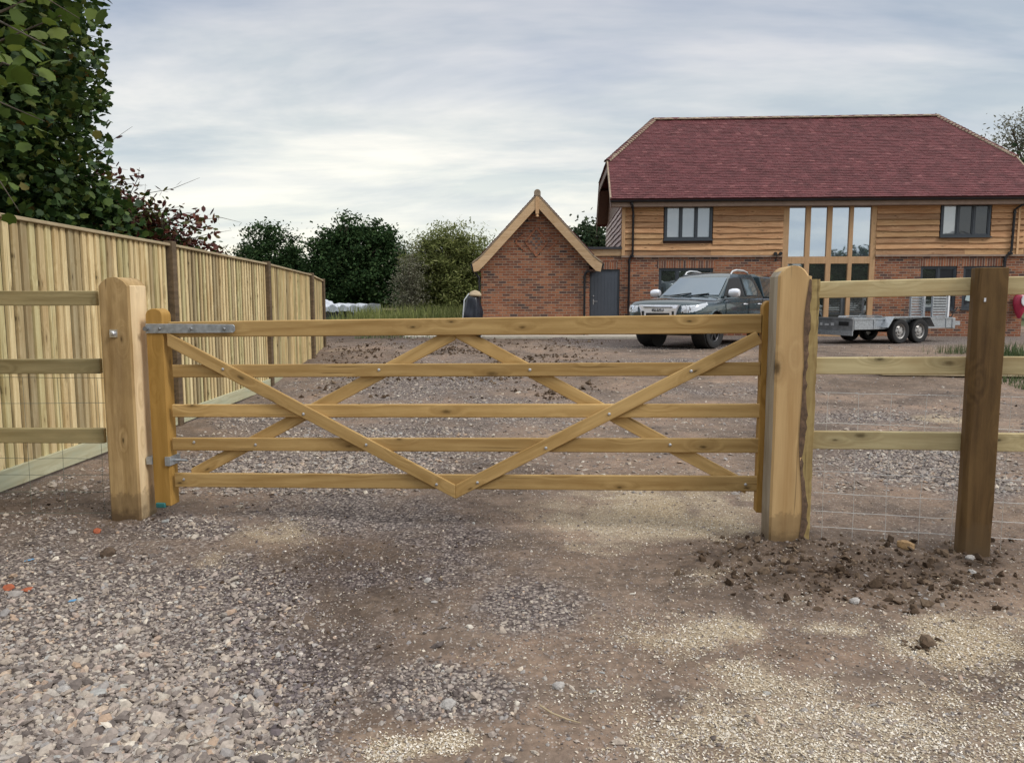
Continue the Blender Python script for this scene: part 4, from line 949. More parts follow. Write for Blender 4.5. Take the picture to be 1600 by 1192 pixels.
# glazed oak screen
f=MB(); zt1=ze; cols=[(1231,1257),(1264.5,1290.5),(1298,1325),(1331,1359)]; y0=-.02
rows=[(322,401),(412,437+1),(463,497)]
rz=[(hz(1290,322),hz(1290,401)),(hz(1290,412),hz(1290,441)),(hz(1290,462),.06)]
cx_=[(hx(a),hx(b)) for a,b in cols]
edges=[gx0]+[v for c_ in cx_ for v in c_]+[gx1]
for i in range(0,len(edges),2): f.box(edges[i],edges[i+1],y0,y0+.14,-.02,ze)
ztr=[ze-.0,rz[0][0]],[rz[0][1],rz[1][0]],[rz[1][1],rz[2][0]],[.06,-.02]
for a,b in ztr:
    for c_ in cx_: f.box(c_[0],c_[1],y0+.004,y0+.13,min(a,b),max(a,b))
sc=f.build('glazed_screen',W_oak,H)
for ri,(a,b) in enumerate(rz):
    for c_ in cx_:
        m_=MB(); m_.box(c_[0]+.001,c_[1]-.001,y0+.06,y0+.07,min(a,b)+.001,max(a,b)-.001); m_.build('pane',M_pane if ri==0 else M_pane4,sc)
# security lamp at left of screen
x,z=hp(1212,398,-.1); mb=MB(); mb.lathe([(.035,0),(.06,-.09),(.05,-.11)],(x-.02,-.05,z+.02),12); mb.lathe([(.03,0),(.055,-.09),(.045,-.11)],(x+.14,-.05,z+.03),12); mb.tube([(x+.04,-.03,z-.12),(x+.05,-.06,z-.02),(x+.12,-.06,z+.02)],.014,8); mb.lathe([(.03,0),(.03,-.06)],(x+.03,0,z-.16),10)
mb.build('security_lamp',M_plastic,H,smooth=True)

# ------------------------------------------------------------------ garage
GYd=22.6; GO=atY(838,520,GYd); GRT=(Vector((GO.x,GYd,HG)),hy*.6)
GA=empty('brick_garage',GRT[0],GRT[1],label='single-storey red brick building with steep front gable, left of the house',cat='garage')
def gp2(px,py,y=0): return loc_pix(GRT,px,py,y)
ax,az=gp2(838,306,-.25); ll,lz=gp2(738,412,-.25); rr_,rz_=gp2(941,413,-.25)
wl=gp2(752,480)[0]; wr=gp2(920,480)[0]; DG=6.0
half=(rr_-ll)/2; mid=(ll+rr_)/2; zE=(lz+rz_)/2
spt=(az-zE)
# profile of roof: steep part then bellcast foot
kx=.86; kz=.14
def prof(dz): return [(mid-half,zE+dz),(mid-half*kx,zE+spt*kz*.72+dz),(mid,az+dz),(mid+half*kx,zE+spt*kz*.72+dz),(mid+half,zE+dz)]
pr=prof(0)
mb=MB()
wp=[(wl,0,-.1),(wr,0,-.1),(wr,0,zE+.05)]
zs_l=lambda x: np.interp(x,[p_[0] for p_ in pr],[p_[1] for p_ in pr])
wp=[(wl,0,-.1),(wr,0,-.1),(wr,0,float(zs_l(wr))-.12),(mid,0,az-.16),(wl,0,float(zs_l(wl))-.12)]
mb.add(wp,[tuple(range(5))]); mb.add([(x,DG,z) for x,y,z in wp],[tuple(range(5))])
mb.quad((wl,0,-.1),(wl,DG,-.1),(wl,DG,float(zs_l(wl))-.12),(wl,0,float(zs_l(wl))-.12)); mb.quad((wr,0,-.1),(wr,DG,-.1),(wr,DG,float(zs_l(wr))-.12),(wr,0,float(zs_l(wr))-.12))
gw=mb.build('brick_wall',M_brick,GA)
# diamond pattern of projecting bricks
dcx,dcz=gp2(838,378); mb=MB()
for (hw,hh,ox) in ((.34,.42,0),):
    n=9
    for sx in (-1,1):
        for sz in (-1,1):
            for k in range(n):
                a=(k+.0)/n; b=(k+1)/n; mb.box(*sorted((dcx+sx*hw*a,dcx+sx*hw*b)),-.025,.01,*sorted((dcz+sz*hh*(1-a),dcz+sz*hh*(1-a)-sz*.075)))
M_diam=simple('orange_brick_pattern',(.31,.125,.068),.9,var=.3,scale=15)
mb.build('brick_diamond',M_diam,GA)
for sx in (-1,1):
    mb=MB()
    for k in range(5):
        for sz in (-1,1):
            x0_=dcx+sx*(.34+.055*k); mb.box(*sorted((x0_,x0_+sx*.055)),-.02,.01,*sorted((dcz+sz*(.26-.05*k),dcz+sz*(.26-.05*k)-sz*.06)))
    mb.build('brick_chevron',M_diam,GA)
mb=MB()
for k in range(-3,4):
    for j in range(-3,4):
        if abs(k)+abs(j)<=3 and (k+j)%2==0: mb.box(dcx+k*.075-.034,dcx+k*.075+.034,-.006,.01,dcz+j*.09-.03,dcz+j*.09+.03)
mb.build('vent_bricks',simple('dark_vent_bricks',(.14,.11,.10),.9),GA)
# roof with thickness
mb=MB(); 
for (x0_,z0_),(x1_,z1_) in zip(pr,pr[1:]):
    mb.hexa([(x0_,-.25,z0_-.0),(x1_,-.25,z1_),(x1_,DG+.25,z1_),(x0_,DG+.25,z0_),(x0_,-.25,z0_+.07),(x1_,-.25,z1_+.07),(x1_,DG+.25,z1_+.07),(x0_,DG+.25,z0_+.07)])
M_tileb=island('mossy_verge_tile',[(0,(.20,.17,.12)),(.5,(.30,.25,.17)),(1,(.22,.14,.10))],rough=.9,nscale=8)
gr_=mb.build('roof',M_tileb,GA)
rf2=rf
for i,(xa_,za_,xb_,zb_) in enumerate(((pr[1][0],pr[1][1],pr[2][0],pr[2][1]),(pr[3][0],pr[3][1],pr[2][0],pr[2][1]))):
    tiles([(xa_,-.27,za_+.075),(xa_,DG+.27,za_+.075),(xb_,DG+.27,zb_+.075),(xb_,-.27,zb_+.075)],M_tile,gr_,gauge=.1,tw=.33,seed=20+i)
mb=MB(); mb.tube([(mid,-.30,az+.08),(mid,DG+.3,az+.08)],.10,12); mb.build('ridge_tiles',M_mortar,gr_)
# verge undercloak (pale mortar with tile ends)
mb=MB()
for (x0_,z0_),(x1_,z1_) in zip(pr,pr[1:]): mb.hexa([(x0_,-.285,z0_+.02),(x1_,-.285,z1_+.02),(x1_,-.251,z1_+.02),(x0_,-.251,z0_+.02),(x0_,-.285,z0_+.062),(x1_,-.285,z1_+.062),(x1_,-.251,z1_+.062),(x0_,-.251,z0_+.062)])
mb.build('verge_mortar',M_mortar,gr_)
# barge boards (oak) with curved feet
for sgn in (-1,1):
    mb=MB(); w_=.20
    outer=[(mid+sgn*half,zE+.0),(mid+sgn*half*.93,zE+spt*.045),(mid+sgn*half*kx,zE+spt*kz*.72),(mid+sgn*.004,az-.003)]
    inner=[(mid+sgn*.004,az-.33),(mid+sgn*half*(kx-.07),zE+spt*kz*.72-.19),(mid+sgn*half*.90,zE-.20),(mid+sgn*half*.975,zE-.23)]
    mb.prism([(x_,-.30,z_) for x_,z_ in outer+inner],(0,.045,0)); mb.build('barge_board',W_oakx,gr_,bevel=0)
mb=MB(); mb.box(mid-.05,mid+.05,-.32,-.25,az-.52,az-.05); mb.tube([(mid,-.285,az-.52),(mid,-.285,az-.60)],[.03,.045],10); mb.build('finial_post',W_oak,gr_)
mb=MB(); mb.box(mid-half*.93,wl+.0,-.25,DG,zE-.20,zE-.17); mb.box(wr,mid+half*.93,-.25,DG,zE-.20,zE-.17); mb.build('soffit',M_soffit,gr_)
# garage gutters ends + downpipes
for sgn,xp in ((-1,wl-.05),(1,gp2(913,460)[0])):
    xg=mid+sgn*half; pipe('downpipe',[(xg,-.2,zE-.06),(xg,-.2,zE-.14),(xp+sgn*.06,-.07,zE-.22 if sgn>0 else zE-.32),(xp,-.06,zE-.32 if sgn>0 else zE-.42),(xp,-.06,0)],GA,r=.033)
    mb=MB(); mb.tube([(xg,-.27,zE-.03),(xg,DG,zE-.03)],.055,10); mb.build('gutter',M_black,GA)
mb=MB(); x0_,_=gp2(640,520); x1_,_=gp2(1010,520); mb.box(x0_,x1_,-1.05,.45,-.25,.055)
sb=mb.build('path',M_slab); sb.location=GRT[0]; sb.rotation_euler=(0,0,GRT[1]); tag(sb,kind='structure')

# ------------------------------------------------------------------ wheels
def wheel(parent,c,rad,wid,rim_r,rim_mat,side=-1,spokes=6,steer=0,open_rim=False):
    """wheel centred at c, axle along local Y; outer face towards side"""
    w2=wid/2
    m_=MB(); m_.lathe([(rim_r,-w2*.8),(rad*.86,-w2),(rad*.965,-w2*.9),(rad,-w2*.62),(rad,w2*.62),(rad*.965,w2*.9),(rad*.86,w2),(rim_r,w2*.8),(rim_r,0),(rim_r,-w2*.8)],(0,0,0),36,caps=False)
    ty=m_.build('wheel',M_tyre,parent,smooth=True); ty.location=c; ty.rotation_euler=(0,0,steer)
    m_=MB(); s=side
    m_.lathe([(rim_r*1.0,s*w2*.82),(rim_r*1.02,s*w2*.7),(rim_r*.93,s*w2*.55),(rim_r*.9,s*w2*.1),(.02,s*w2*.1)],(0,0,0),36,caps=False)
    for k in range(spokes):
        a=2*math.pi*k/spokes; ux,uz=math.cos(a),math.sin(a); px_,pz_=-uz,ux; hw=rim_r*(.13 if not open_rim else .2)
        o_=s*w2*.62; i_=s*w2*.35
        pts=[]
        for yy in (i_,o_):
            for rr2,ww in ((.12*rim_r,hw),(.12*rim_r,-hw),(rim_r*.93,-hw*.8),(rim_r*.93,hw*.8)): pts.append((ux*rr2+px_*ww,yy,uz*rr2+pz_*ww))
        m_.hexa(pts)
    m_.lathe([(rim_r*.30,s*w2*.3),(rim_r*.28,s*w2*.72),(rim_r*.12,s*w2*.8)],(0,0,0),18)
    if open_rim:
        m_.lathe([(rim_r*.80,s*w2*.15),(rim_r*.62,s*w2*.5),(rim_r*.45,s*w2*.55),(.02,s*w2*.4)],(0,0,0),36,caps=False)
    rm=m_.build('rim',rim_mat,ty,smooth=open_rim)
    if open_rim:
        for k in range(6):
            a=k*math.pi/3+.3; MB().lathe([(.018,s*w2*.45),(.018,s*w2*.58)],(math.cos(a)*rim_r*.62,0,math.sin(a)*rim_r*.62),10).build('hole_shade_disc',M_plastic,rm)  # dark discs stand in for the shade inside the wheel holes
    return ty
# ------------------------------------------------------------------ pickup
al=R(40)
nearf=atY(1110,531,17.1)
# local frame: +x forward (towards camera-left), +y vehicle left; yaw
fx_,fy_=-math.sin(al),-math.cos(al); yaw=math.atan2(fy_,fx_)
lft=Vector((-fy_,fx_,0))           # +y local -> towards right/near
FA=1.50; TR=.79
nf=Vector((nearf.x,17.1,0)); cen=nf-lft*TR-Vector((fx_,fy_,0))*FA
PK=empty('pickup_truck',(cen.x,cen.y,HG-.005),yaw,label='dark grey-green pickup truck with chrome grille parked in front of the house',cat='pickup truck')
st_=[ # x, bottom, w, shoulder z, top z (centre)
 (2.47,.50,.60,.80,.83),(2.43,.42,.76,.93,.99),(2.33,.38,.87,1.01,1.07),(2.12,.36,.915,1.05,1.12),(1.8,.36,.925,1.065,1.135),(1.2,.38,.925,1.09,1.17),(.82,.40,.925,1.115,1.20),(.55,.40,.925,1.12,1.19),(-.4,.40,.925,1.13,1.19),(-1.1,.40,.925,1.15,1.19),(-2.2,.42,.92,1.15,1.19),(-2.62,.48,.90,1.14,1.18),(-2.66,.52,.86,1.10,1.15)]
bm=bmesh.new(); rings=[]
for x,zb_,w_,zs_,zt_ in st_:
    half_=[(0,zb_),(w_*.80,zb_),(w_*.955,zb_+.05),(w_*.985,zb_+.22),(w_,zs_-.22),(w_*.985,zs_-.08),(w_*.93,zs_),(w_*.70,zt_-.012),(w_*.35,zt_)]
    ring_=[(x,y,z) for y,z in half_]+[(x,0,zt_+.004)]+[(x,-y,z) for y,z in half_[:0:-1]]
    rings.append([bm.verts.new(p_) for p_ in ring_])
k=len(rings[0])
for a,b in zip(rings,rings[1:]):
    for q in range(k): bm.faces.new((a[q],a[(q+1)%k],b[(q+1)%k],b[q]))
bm.faces.new(rings[0][::-1]); bm.faces.new(rings[-1]); bmesh.ops.recalc_face_normals(bm,faces=bm.faces)
for f_ in bm.faces: f_.smooth=True
me=bpy.data.meshes.new('body'); bm.to_mesh(me); bm.free(); body=link('body',me,M_bodyp)
ms=body.modifiers.new('s','SUBSURF'); ms.levels=3; ms.render_levels=3
bpy.context.view_layer.update(); tm=body.evaluated_get(bpy.context.evaluated_depsgraph_get()).to_mesh()
lampsrc=[([tm.vertices[i].co.copy() for i in p_.vertices],p_.normal.copy()) for p_ in tm.polygons if p_.center.x>1.8]
body.evaluated_get(bpy.context.evaluated_depsgraph_get()).to_mesh_clear()
def bmesh_weld(o):
    b=bmesh.new(); b.from_mesh(o.data); bmesh.ops.remove_doubles(b,verts=b.verts,dist=.002)
    for f in b.faces: f.smooth=True
    b.to_mesh(o.data); b.free()
cut=MB()
for xx in (FA,-1.55):
    for s in (-1,1): cut.lathe([(.445,-.22),(.445,.30)],(xx,s*.90,.40) if s>0 else (xx,-.98,.40),40)
cb_=cut.build('cutter',M_plastic)
mo=body.modifiers.new('b','BOOLEAN'); mo.object=cb_; mo.operation='DIFFERENCE'; mo.solver='EXACT'
bpy.context.view_layer.update(); dg=bpy.context.evaluated_depsgraph_get()
nm=bpy.data.meshes.new_from_object(body.evaluated_get(dg)); body.modifiers.clear(); body.data=nm; nm.materials.clear(); nm.materials.append(M_bodyp); bpy.data.objects.remove(cb_)
try: nm.set_sharp_from_angle(angle=R(40))
except Exception: pass
body.parent=PK
# wheel-arch liners / chassis
mb=MB(); mb.box(-2.4,2.2,-.62,.62,.30,.62)
for xx in (FA,-1.55):
    for s in (-1,1): mb.lathe([(.44,-.16),(.44,.16)],(xx,s*.68,.42),24)
mb.build('underbody',M_plastic,PK)
for xx,nm_ in ((FA,1),(-1.55,0)):
    for s in (-1,1): wheel(PK,(xx,s*TR,.385),.385,.26,.235,M_rimd,side=s,spokes=6,steer=R(-6) if nm_ else 0)
# arch trims
for xx in (FA,-1.55):
    for s in (-1,1):
        mb=MB(); mb.tube([(xx+math.cos(a)*.46,s*.925,.40+math.sin(a)*.46) for a in np.linspace(-.15,math.pi+.15,18)],.018,6); mb.build('arch_trim',M_bodyp,PK,smooth=True)
# cabin
def crn(xf,xr_,wf,wr_,z,cf=.10,cr=.05):
    return [(xf,0,z),(xf-.01,wf*.6,z),(xf-cf,wf,z),(xf-cf-.55,(wf+wr_)/2+.008,z),(xr_+.4,wr_+.005,z),(xr_,wr_,z),(xr_-cr,wr_*.7,z),(xr_-cr,0,z)]
def full(h): return h+[(x,-y,z) for x,y,z in h[-2:0:-1]]
lv=[crn(1.17,-1.38,.80,.84,1.10),crn(1.10,-1.34,.79,.83,1.17),crn(.36,-1.08,.66,.68,1.64,.10),crn(.22,-1.02,.60,.63,1.715),crn(.02,-.95,.42,.46,1.755)]
mb=MB(); vs=[];fs=[]
for l in lv: vs+=full(l)
k=len(full(lv[0]))
for i in range(len(lv)-1):
    for q in range(k): fs.append((i*k+q,i*k+(q+1)%k,(i+1)*k+(q+1)%k,(i+1)*k+q))
fs.append(tuple(range(k))[::-1]); fs.append(tuple((len(lv)-1)*k+q for q in range(k))); mb.add(vs,fs); mb.build('cab',M_bodyp,PK,smooth=True)
def bil(a,b,c,d,u,v): return (Vector(a)*(1-u)+Vector(b)*u)*(1-v)+(Vector(d)*(1-u)+Vector(c)*u)*v
lo,hi=lv[1],lv[2]
def patch(quad,uv,off,name,mat,par,th=.006,smooth=False):
    a,b,c,d=[Vector(p_) for p_ in quad]; n=(b-a).cross(d-a).normalized(); m_=MB()
    pts=[bil(a,b,c,d,u,v)+n*off for u,v in uv]; m_.prism(pts,-n*th); return m_.build(name,mat,par)
# windscreen: three facets joined in one mesh
m_=MB()
pts_lo=[(lo[2][0],-lo[2][1]),(lo[1][0],-lo[1][1]),(lo[0][0],0),(lo[1][0],lo[1][1]),(lo[2][0],lo[2][1])]; pts_hi=[(hi[2][0],-hi[2][1]),(hi[1][0],-hi[1][1]),(hi[0][0],0),(hi[1][0],hi[1][1]),(hi[2][0],hi[2][1])]
vs=[]
def row(v,off,sh=.93):
    r_=[]
    for (xa,ya),(xb,yb) in zip(pts_lo,pts_hi):
        x=xa+(xb-xa)*v; y=(ya+(yb-ya)*v)*sh; z=1.17+(1.64-1.17)*v; r_.append((x+off*.55+(.0 if abs(ya)<.7 else .03),y,z+off*.83))
    return r_
v0,v1=row(.05,.012),row(.94,.012); vs=v0+v1; m_.add(vs,[(i,i+1,5+i+1,5+i) for i in range(4)]); m_.build('windscreen',M_wscreen,PK,smooth=True)
m_=MB(); m_.tube([(1.13,-.45,1.19),(1.02,.05,1.25)],.012,6); m_.tube([(1.12,.1,1.19),(1.02,.5,1.24)],.012,6); m_.build('wiper',M_plastic,PK)
for s in (-1,1):
    def fl(p_): return (p_[0],p_[1]*s,p_[2])
    # front door window: from A pillar to B pillar; rear door window
    A0,A1=Vector(fl(lo[2])),Vector(fl(hi[2])); R0,R1=Vector(fl(lo[5])),Vector(fl(hi[5])); off=Vector((0,.012*s,.004))
    def sp(x,v):  # point on side at height fraction v and x
        z=1.17+.47*v; yl=.80+.035*(1.0-(x+1.3)/2.5)*1; yh=.665+.02*(1-(x+1.0)/1.3)
        yy=(np.interp(x,[-1.34,-.94,.45,1.0],[.83,.835,.82,.79])*(1-v)+np.interp(x,[-1.08,-.68,-.29,.26],[.68,.685,.678,.66])*v)
        return (x,s*(yy+.012),z)
    def win(pts,name,mat):
        q=[Vector(sp(x,v)) for x,v in pts]; m_=MB(); m_.prism(q,(0,-.02*s,-.005)); return m_.build(name,mat,PK)
    fr=win([(.86,.02),(.36,.90),(.10,.97),(-.20,.97),(-.24,.03)],'window_surround',M_plastic)
    fr2=win([(-.30,.03),(-.26,.97),(-.80,.96),(-1.0,.80),(-1.10,.30),(-1.02,.03)],'window_surround',M_plastic)
    sp_old=sp
    def sp(x,v):
        p_=sp_old(x,v); return (p_[0],p_[1]+.004*s,p_[2])
    g1_=win([(.74,.08),(.34,.84),(.10,.91),(-.16,.91),(-.19,.08)],'door_window',M_plastic if s>0 else M_carglass)  # near front window is open: black sheet stands in for the shade inside
    g2_=win([(-.35,.08),(-.31,.91),(-.77,.90),(-.93,.76),(-1.02,.32),(-.96,.08)],'door_window',M_sideglass)
    m_=MB(); 
    for xs_ in ([(1.02,.925,1.06),(1.0,.931,.8),(1.02,.92,.50)],[(-.27,.932,1.12),(-.28,.936,.8),(-.28,.92,.45)],[(-1.10,.932,1.12),(-1.13,.936,.8),(-1.05,.92,.5)]):
        m_.tube([(x,s*(y-.004),z) for x,y,z in xs_],.007,5)
    m_.build('door_seam',M_plastic,PK)
    for xh in (-.12,-.98): m_=MB(); m_.tube([(xh,s*.935,.985),(xh+.03,s*.965,.99),(xh+.16,s*.965,.995),(xh+.19,s*.935,.99)],.014,8); m_.build('door_handle',M_chrome,PK,smooth=True)
    # mirror
    m_=MB(); 
    m_.lathe([(.02,-.13),(.08,-.12),(.105,-.05),(.105,.06),(.08,.12),(.02,.13)],(0,0,0),16)
    mi=m_.build('mirror',M_chrome,PK,smooth=True); mi.location=(.80,s*1.02,1.25); mi.scale=(.75,1,.95)
    m_=MB(); m_.tube([(.80,s*.84,1.17),(.80,s*.95,1.19)],.03,8); m_.build('mirror_arm',M_plastic,PK)
    # roof rail
    m_=MB(); m_.tube([(.10,s*.60,1.70),(.0,s*.60,1.775),(-.2,s*.61,1.81),(-.6,s*.61,1.805),(-.85,s*.61,1.77),(-.95,s*.60,1.70)],[.014,.02,.022,.022,.02,.014],8); m_.build('roof_rail',M_alu,PK,smooth=True)
    # side step
    m_=MB(); m_.tube([(1.0,s*.90,.40),(.9,s*.97,.385),(-.95,s*.97,.385),(-1.05,s*.90,.40)],.035,10); m_.build('side_step',M_chrome,PK,smooth=True)
    # headlight: lens cut from the wing surface itself, 9 mm proud
    m_=MB()
    for (vs_f,nv) in lampsrc:
        c_=sum(vs_f,Vector())/len(vs_f); f=(2.47-c_.x)/.62
        if c_.x>1.86 and c_.y*s>.54 and .80+.20*f<c_.z<.95+.085*f and f<.9 and nv.z<.85: m_.add([v+nv*.009 for v in vs_f],[tuple(range(len(vs_f)))])
    hl_=m_.build('headlight',M_lens,PK); bmesh_weld(hl_)
    m_=MB(); m_.lathe([(.062,0),(.060,-.01),(.03,-.016)],(0,0,0),18); l_=m_.build('lamp_bowl',M_galvd,hl_); l_.location=(2.395,s*.70,.885); l_.rotation_euler=(0,0,R(90)-s*R(28))
    # fog lamp recess
    m_=MB(); m_.box(2.41,2.475,*sorted((s*.50,s*.72)),.52,.64); m_.build('fog_lamp_recess',M_plastic,PK,bevel=.01)
# canopy over load bed
mb=MB(); cl_=[[(-1.42,.84,1.16),(-2.6,.83,1.16)],[(-1.44,.68,1.68),(-2.45,.67,1.66)],[(-1.5,.5,1.75),(-2.4,.5,1.73)]]
vs=[]; 
for (xa,ya,za),(xb,yb,zb2) in cl_: vs+=[(xa,ya,za),(xb,yb,zb2),(xb,-yb,zb2),(xa,-ya,za)]
fs=[(3,2,1,0),(8,9,10,11)]
for i in range(2):
    for q in range(4): fs.append((i*4+q,i*4+(q+1)%4,i*4+4+(q+1)%4,i*4+4+q))
mb.add(vs,fs); mb.build('canopy',M_bodyp,PK,bevel=.02,seg=2)
# grille, bumper, badge
m_=MB(); m_.prism([(2.50,-.50,.975),(2.50,.50,.975),(2.515,.46,.90),(2.52,.42,.74),(2.515,.34,.68),(2.515,-.34,.68),(2.52,-.42,.74),(2.515,-.46,.90)],(-.12,0,0)); gr2=m_.build('grille',M_chrome,PK,bevel=.012,seg=2)
m_=MB(); m_.box(2.50,2.528,-.29,.29,.72,.80); m_.box(2.49,2.524,-.36,.36,.915,.935); 
for k in (-1,1): m_.box(2.50,2.526,*sorted((k*.35,k*.40)),.74,.84)
m_.build('grille_slot',M_plastic,gr2)
m_=MB(); m_.box(2.36,2.50,-.60,.60,.40,.66); m_.build('lower_bumper',M_plastic,PK,bevel=.03,seg=2)
m_=MB(); m_.box(2.495,2.507,-.26,.26,.52,.63); m_.build('number_plate',M_white,PK)
fc=bpy.data.curves.new('badge','FONT'); fc.body='ISUZU'; fc.size=.085; fc.extrude=.006; fc.align_x='CENTER'; fc.align_y='CENTER'
to=bpy.data.objects.new('badge_tmp',fc); C.objects.link(to); bpy.context.view_layer.update(); dg=bpy.context.evaluated_depsgraph_get(); bme=bpy.data.meshes.new_from_object(to.evaluated_get(dg)); bpy.data.objects.remove(to)
bo=link('badge',bme,M_plastic,gr2); bo.location=(2.527,0,.857); bo.rotation_euler=(R(90),0,R(90)); bo.scale=(1.25,1,1)

# ------------------------------------------------------------------ plant trailer
ta=R(24); n1_=atY(1403,519,19.1)
TX=Vector((math.cos(ta),math.sin(ta),0)); TY=Vector((-math.sin(ta),math.cos(ta),0))
TL=empty('plant_trailer',(n1_.x,19.1,HG-.005),ta,label='galvanised twin-axle flatbed trailer standing in front of the brick wall at right',cat='trailer')
# local: x forward (right/away), y to the far side; near wheels y=0, far wheels y=1.5
for xx in (0,.70):
    wheel(TL,(xx,.0,.305),.305,.19,.185,M_rims,side=-1,spokes=0,open_rim=True); wheel(TL,(xx,1.5,.305),.305,.19,.185,M_rims,side=1,spokes=0,open_rim=True)
m_=MB(); m_.box(-1.55,2.15,.16,1.34,.40,.46); m_.build('deck',M_galvd,TL)
m_=MB(); 
for yy in (.135,1.345):
    m_.box(-1.55,2.15,yy-.02,yy+.02,.36,.60); m_.box(-1.55,2.15,yy-.04,yy+.04,.60,.635)
    for k in range(6): m_.box(-1.4+k*.66,-1.36+k*.66,yy-.035,yy+.02,.38,.60)
m_.build('side_board',M_galv,TL)
m_=MB(); m_.box(2.15,2.19,.10,1.38,.38,.635); m_.build('front_board',M_galv,TL)
m_=MB(); m_.box(-1.60,-1.552,-.02,1.50,.33,.62); m_.box(-1.62,-1.552,.0,1.48,.62,.66); rbp=m_.build('tail_board',M_galvd,TL)
m_=MB(); m_.box(-1.625,-1.60,-.04,1.52,.22,.33); m_.build('bumper_bar',M_galv,TL)
m_=MB(); m_.box(-1.612,-1.600,.10,.40,.46,.56); m_.build('light_cluster',M_plastic,rbp,bevel=.004)
m_=MB(); m_.box(-1.612,-1.600,.55,.64,.45,.52); m_.box(-1.612,-1.600,.72,.84,.45,.50); m_.box(-1.612,-1.600,.92,.99,.45,.52); m_.build('tail_plate',M_alu,rbp)
for yy0,yy1 in ((-.12,.13),(1.35,1.60)):   # mudguards with sloping ends
    m_=MB(); P_=[(-.48,.42),(-.30,.655),(1.00,.655),(1.18,.42)]; Q_=[(-.50,.41),(-.31,.675),(1.01,.675),(1.20,.41)]
    m_.prism([(x,yy0,z) for x,z in P_]+[(x,yy0,z) for x,z in Q_[::-1]],(0,yy1-yy0,0))
    m_.build('mudguard',M_galv,TL)
m_=MB(); m_.tube([(0,.05,.305),(0,1.45,.305)],.035,8); m_.tube([(.70,.05,.305),(.70,1.45,.305)],.035,8); m_.box(-.1,.8,.2,.26,.33,.40); m_.box(-.1,.8,1.24,1.3,.33,.40); m_.build('axle',M_plastic,TL)
m_=MB(); m_.tube([(1.9,.2,.42),(3.0,.75,.44)],.04,6); m_.tube([(1.9,1.3,.42),(3.0,.75,.44)],.04,6); m_.box(2.95,3.3,.70,.80,.40,.52); m_.build('drawbar',M_galv,TL)
m_=MB(); m_.tube([(2.22,.22,.40),(2.22,.22,.66)],.03,8); m_.tube([(2.22,.22,.58),(2.30,.20,.74),(2.42,.18,.90)],[.016,.014,.016],8); m_.build('brake_lever',M_plastic,TL)
m_=MB(); m_.box(2.19,2.30,.12,.34,.34,.62); m_.build('ramp_bracket',M_galv,TL,bevel=.01)
m_=MB(); m_.tube([(.55,.3,.46),(.56,.3,.80)],.008,6); m_.build('tie_pin',M_black,TL)
# two folded ramps standing upright on the trailer
for (pa,pb) in ((1421,1449),(1455,1489)):
    xa=(atY(pa,500,20.0)); xb=atY(pb,500,20.1)
    c0=(Vector((xa.x,20.0,0))-Vector((n1_.x,19.1,0))); c1=(Vector((xb.x,20.1,0))-Vector((n1_.x,19.1,0)))
    lx=c0.dot(TX); ly=c0.dot(TY); wx=(c1-c0).length
    rp_=empty('ramp',(0,0,0)); rp_.parent=TL; rp_.location=(lx,ly,.465)
    m_=MB(); 
    for k in range(13): m_.box(.03,wx-.06,-.012,.016,.04+k*.07,.085+k*.07)
    m_.box(.0,.03,-.02,.03,0,.96); m_.build('ramp_slats',M_galv,rp_)
    m_=MB(); m_.box(wx-.06,wx,-.03,.04,0,.97); m_.build('ramp_edge',M_white,rp_)

# ------------------------------------------------------------------ odd things in the yard
# red rounded plastic shape on the wall, right edge
o_,z_=hp(1594,478,-.2); m_=MB(); m_.lathe([(.03,-.42),(.09,-.36),(.19,-.15),(.25,.1),(.23,.28),(.14,.38),(.03,.40)],(0,0,0),24,'Z'); 
rd=empty('hose_reel',HT[0]+Matrix.Rotation(hy,3,'Z')@Vector((o_+.02,-.14,z_)),hy,label='rounded red plastic case on the brick wall at the right edge',cat='red case')
sh=m_.build('case',M_red,rd,smooth=True); sh.scale=(.8,.45,.9)
m_=MB(); m_.lathe([(.13,0),(.12,-.02)],(0,0,0),20); q=m_.build('white_panel',M_white,rd); q.location=(.06,-.135,.16); q.scale=(.8,1,1.3)
# object draped in black cover by the garage
p_=atY(737,490,21.4); BC=empty('covered_mixer',(p_.x,21.4,HG-.01),.2,label='upright thing under a black cover left of the brick garage',cat='covered machine')
bm=bmesh.new(); bmesh.ops.create_uvsphere(bm,u_segments=56,v_segments=36,radius=1)
for v in bm.verts:
    x,y,z=v.co; zz_=(z+1)/2; wd=.27*(1.0-.45*max(0,zz_-.55)/.45)*(1+.05*math.sin(zz_*3)); a=math.atan2(y,x); rr2=1+(.10*math.sin(a*5+zz_*2)+.06*math.sin(a*11-zz_*5))*(1-zz_*.6)+.05*math.sin(zz_*13+a*2)
    rad=min(1,(1-z*z)**.5*1.6+.0) if z>-.9 else (1-z*z)**.5*2
    rad=min(rad,1); v.co=(math.cos(a)*rad*wd*rr2+.04*zz_,math.sin(a)*rad*wd*.8*rr2,zz_*1.30)
for f_ in bm.faces: f_.smooth=True
me=bpy.data.meshes.new('cover'); bm.to_mesh(me); bm.free(); link('cover',me,M_blackbag,BC)
m_=MB(); m_.lathe([(.17,0),(.19,.04),(.13,.13),(.03,.17)],(.10,0,1.20),14,'Z'); m_.build('top_bag',simple('sand_bag',(.42,.33,.22),.9),BC,smooth=True)
m_=MB(); m_.tube([(-.22,-.12,.0),(-.27,-.14,.6),(-.22,-.1,1.1),(-.08,-.05,1.28)],.016,8); m_.tube([(.24,-.15,0),(.28,-.12,.5)],.016,8); m_.tube([(-.55,-.1,.02),(-.28,-.12,.35)],.02,8); m_.build('tube_frame',M_alu,BC,smooth=True)
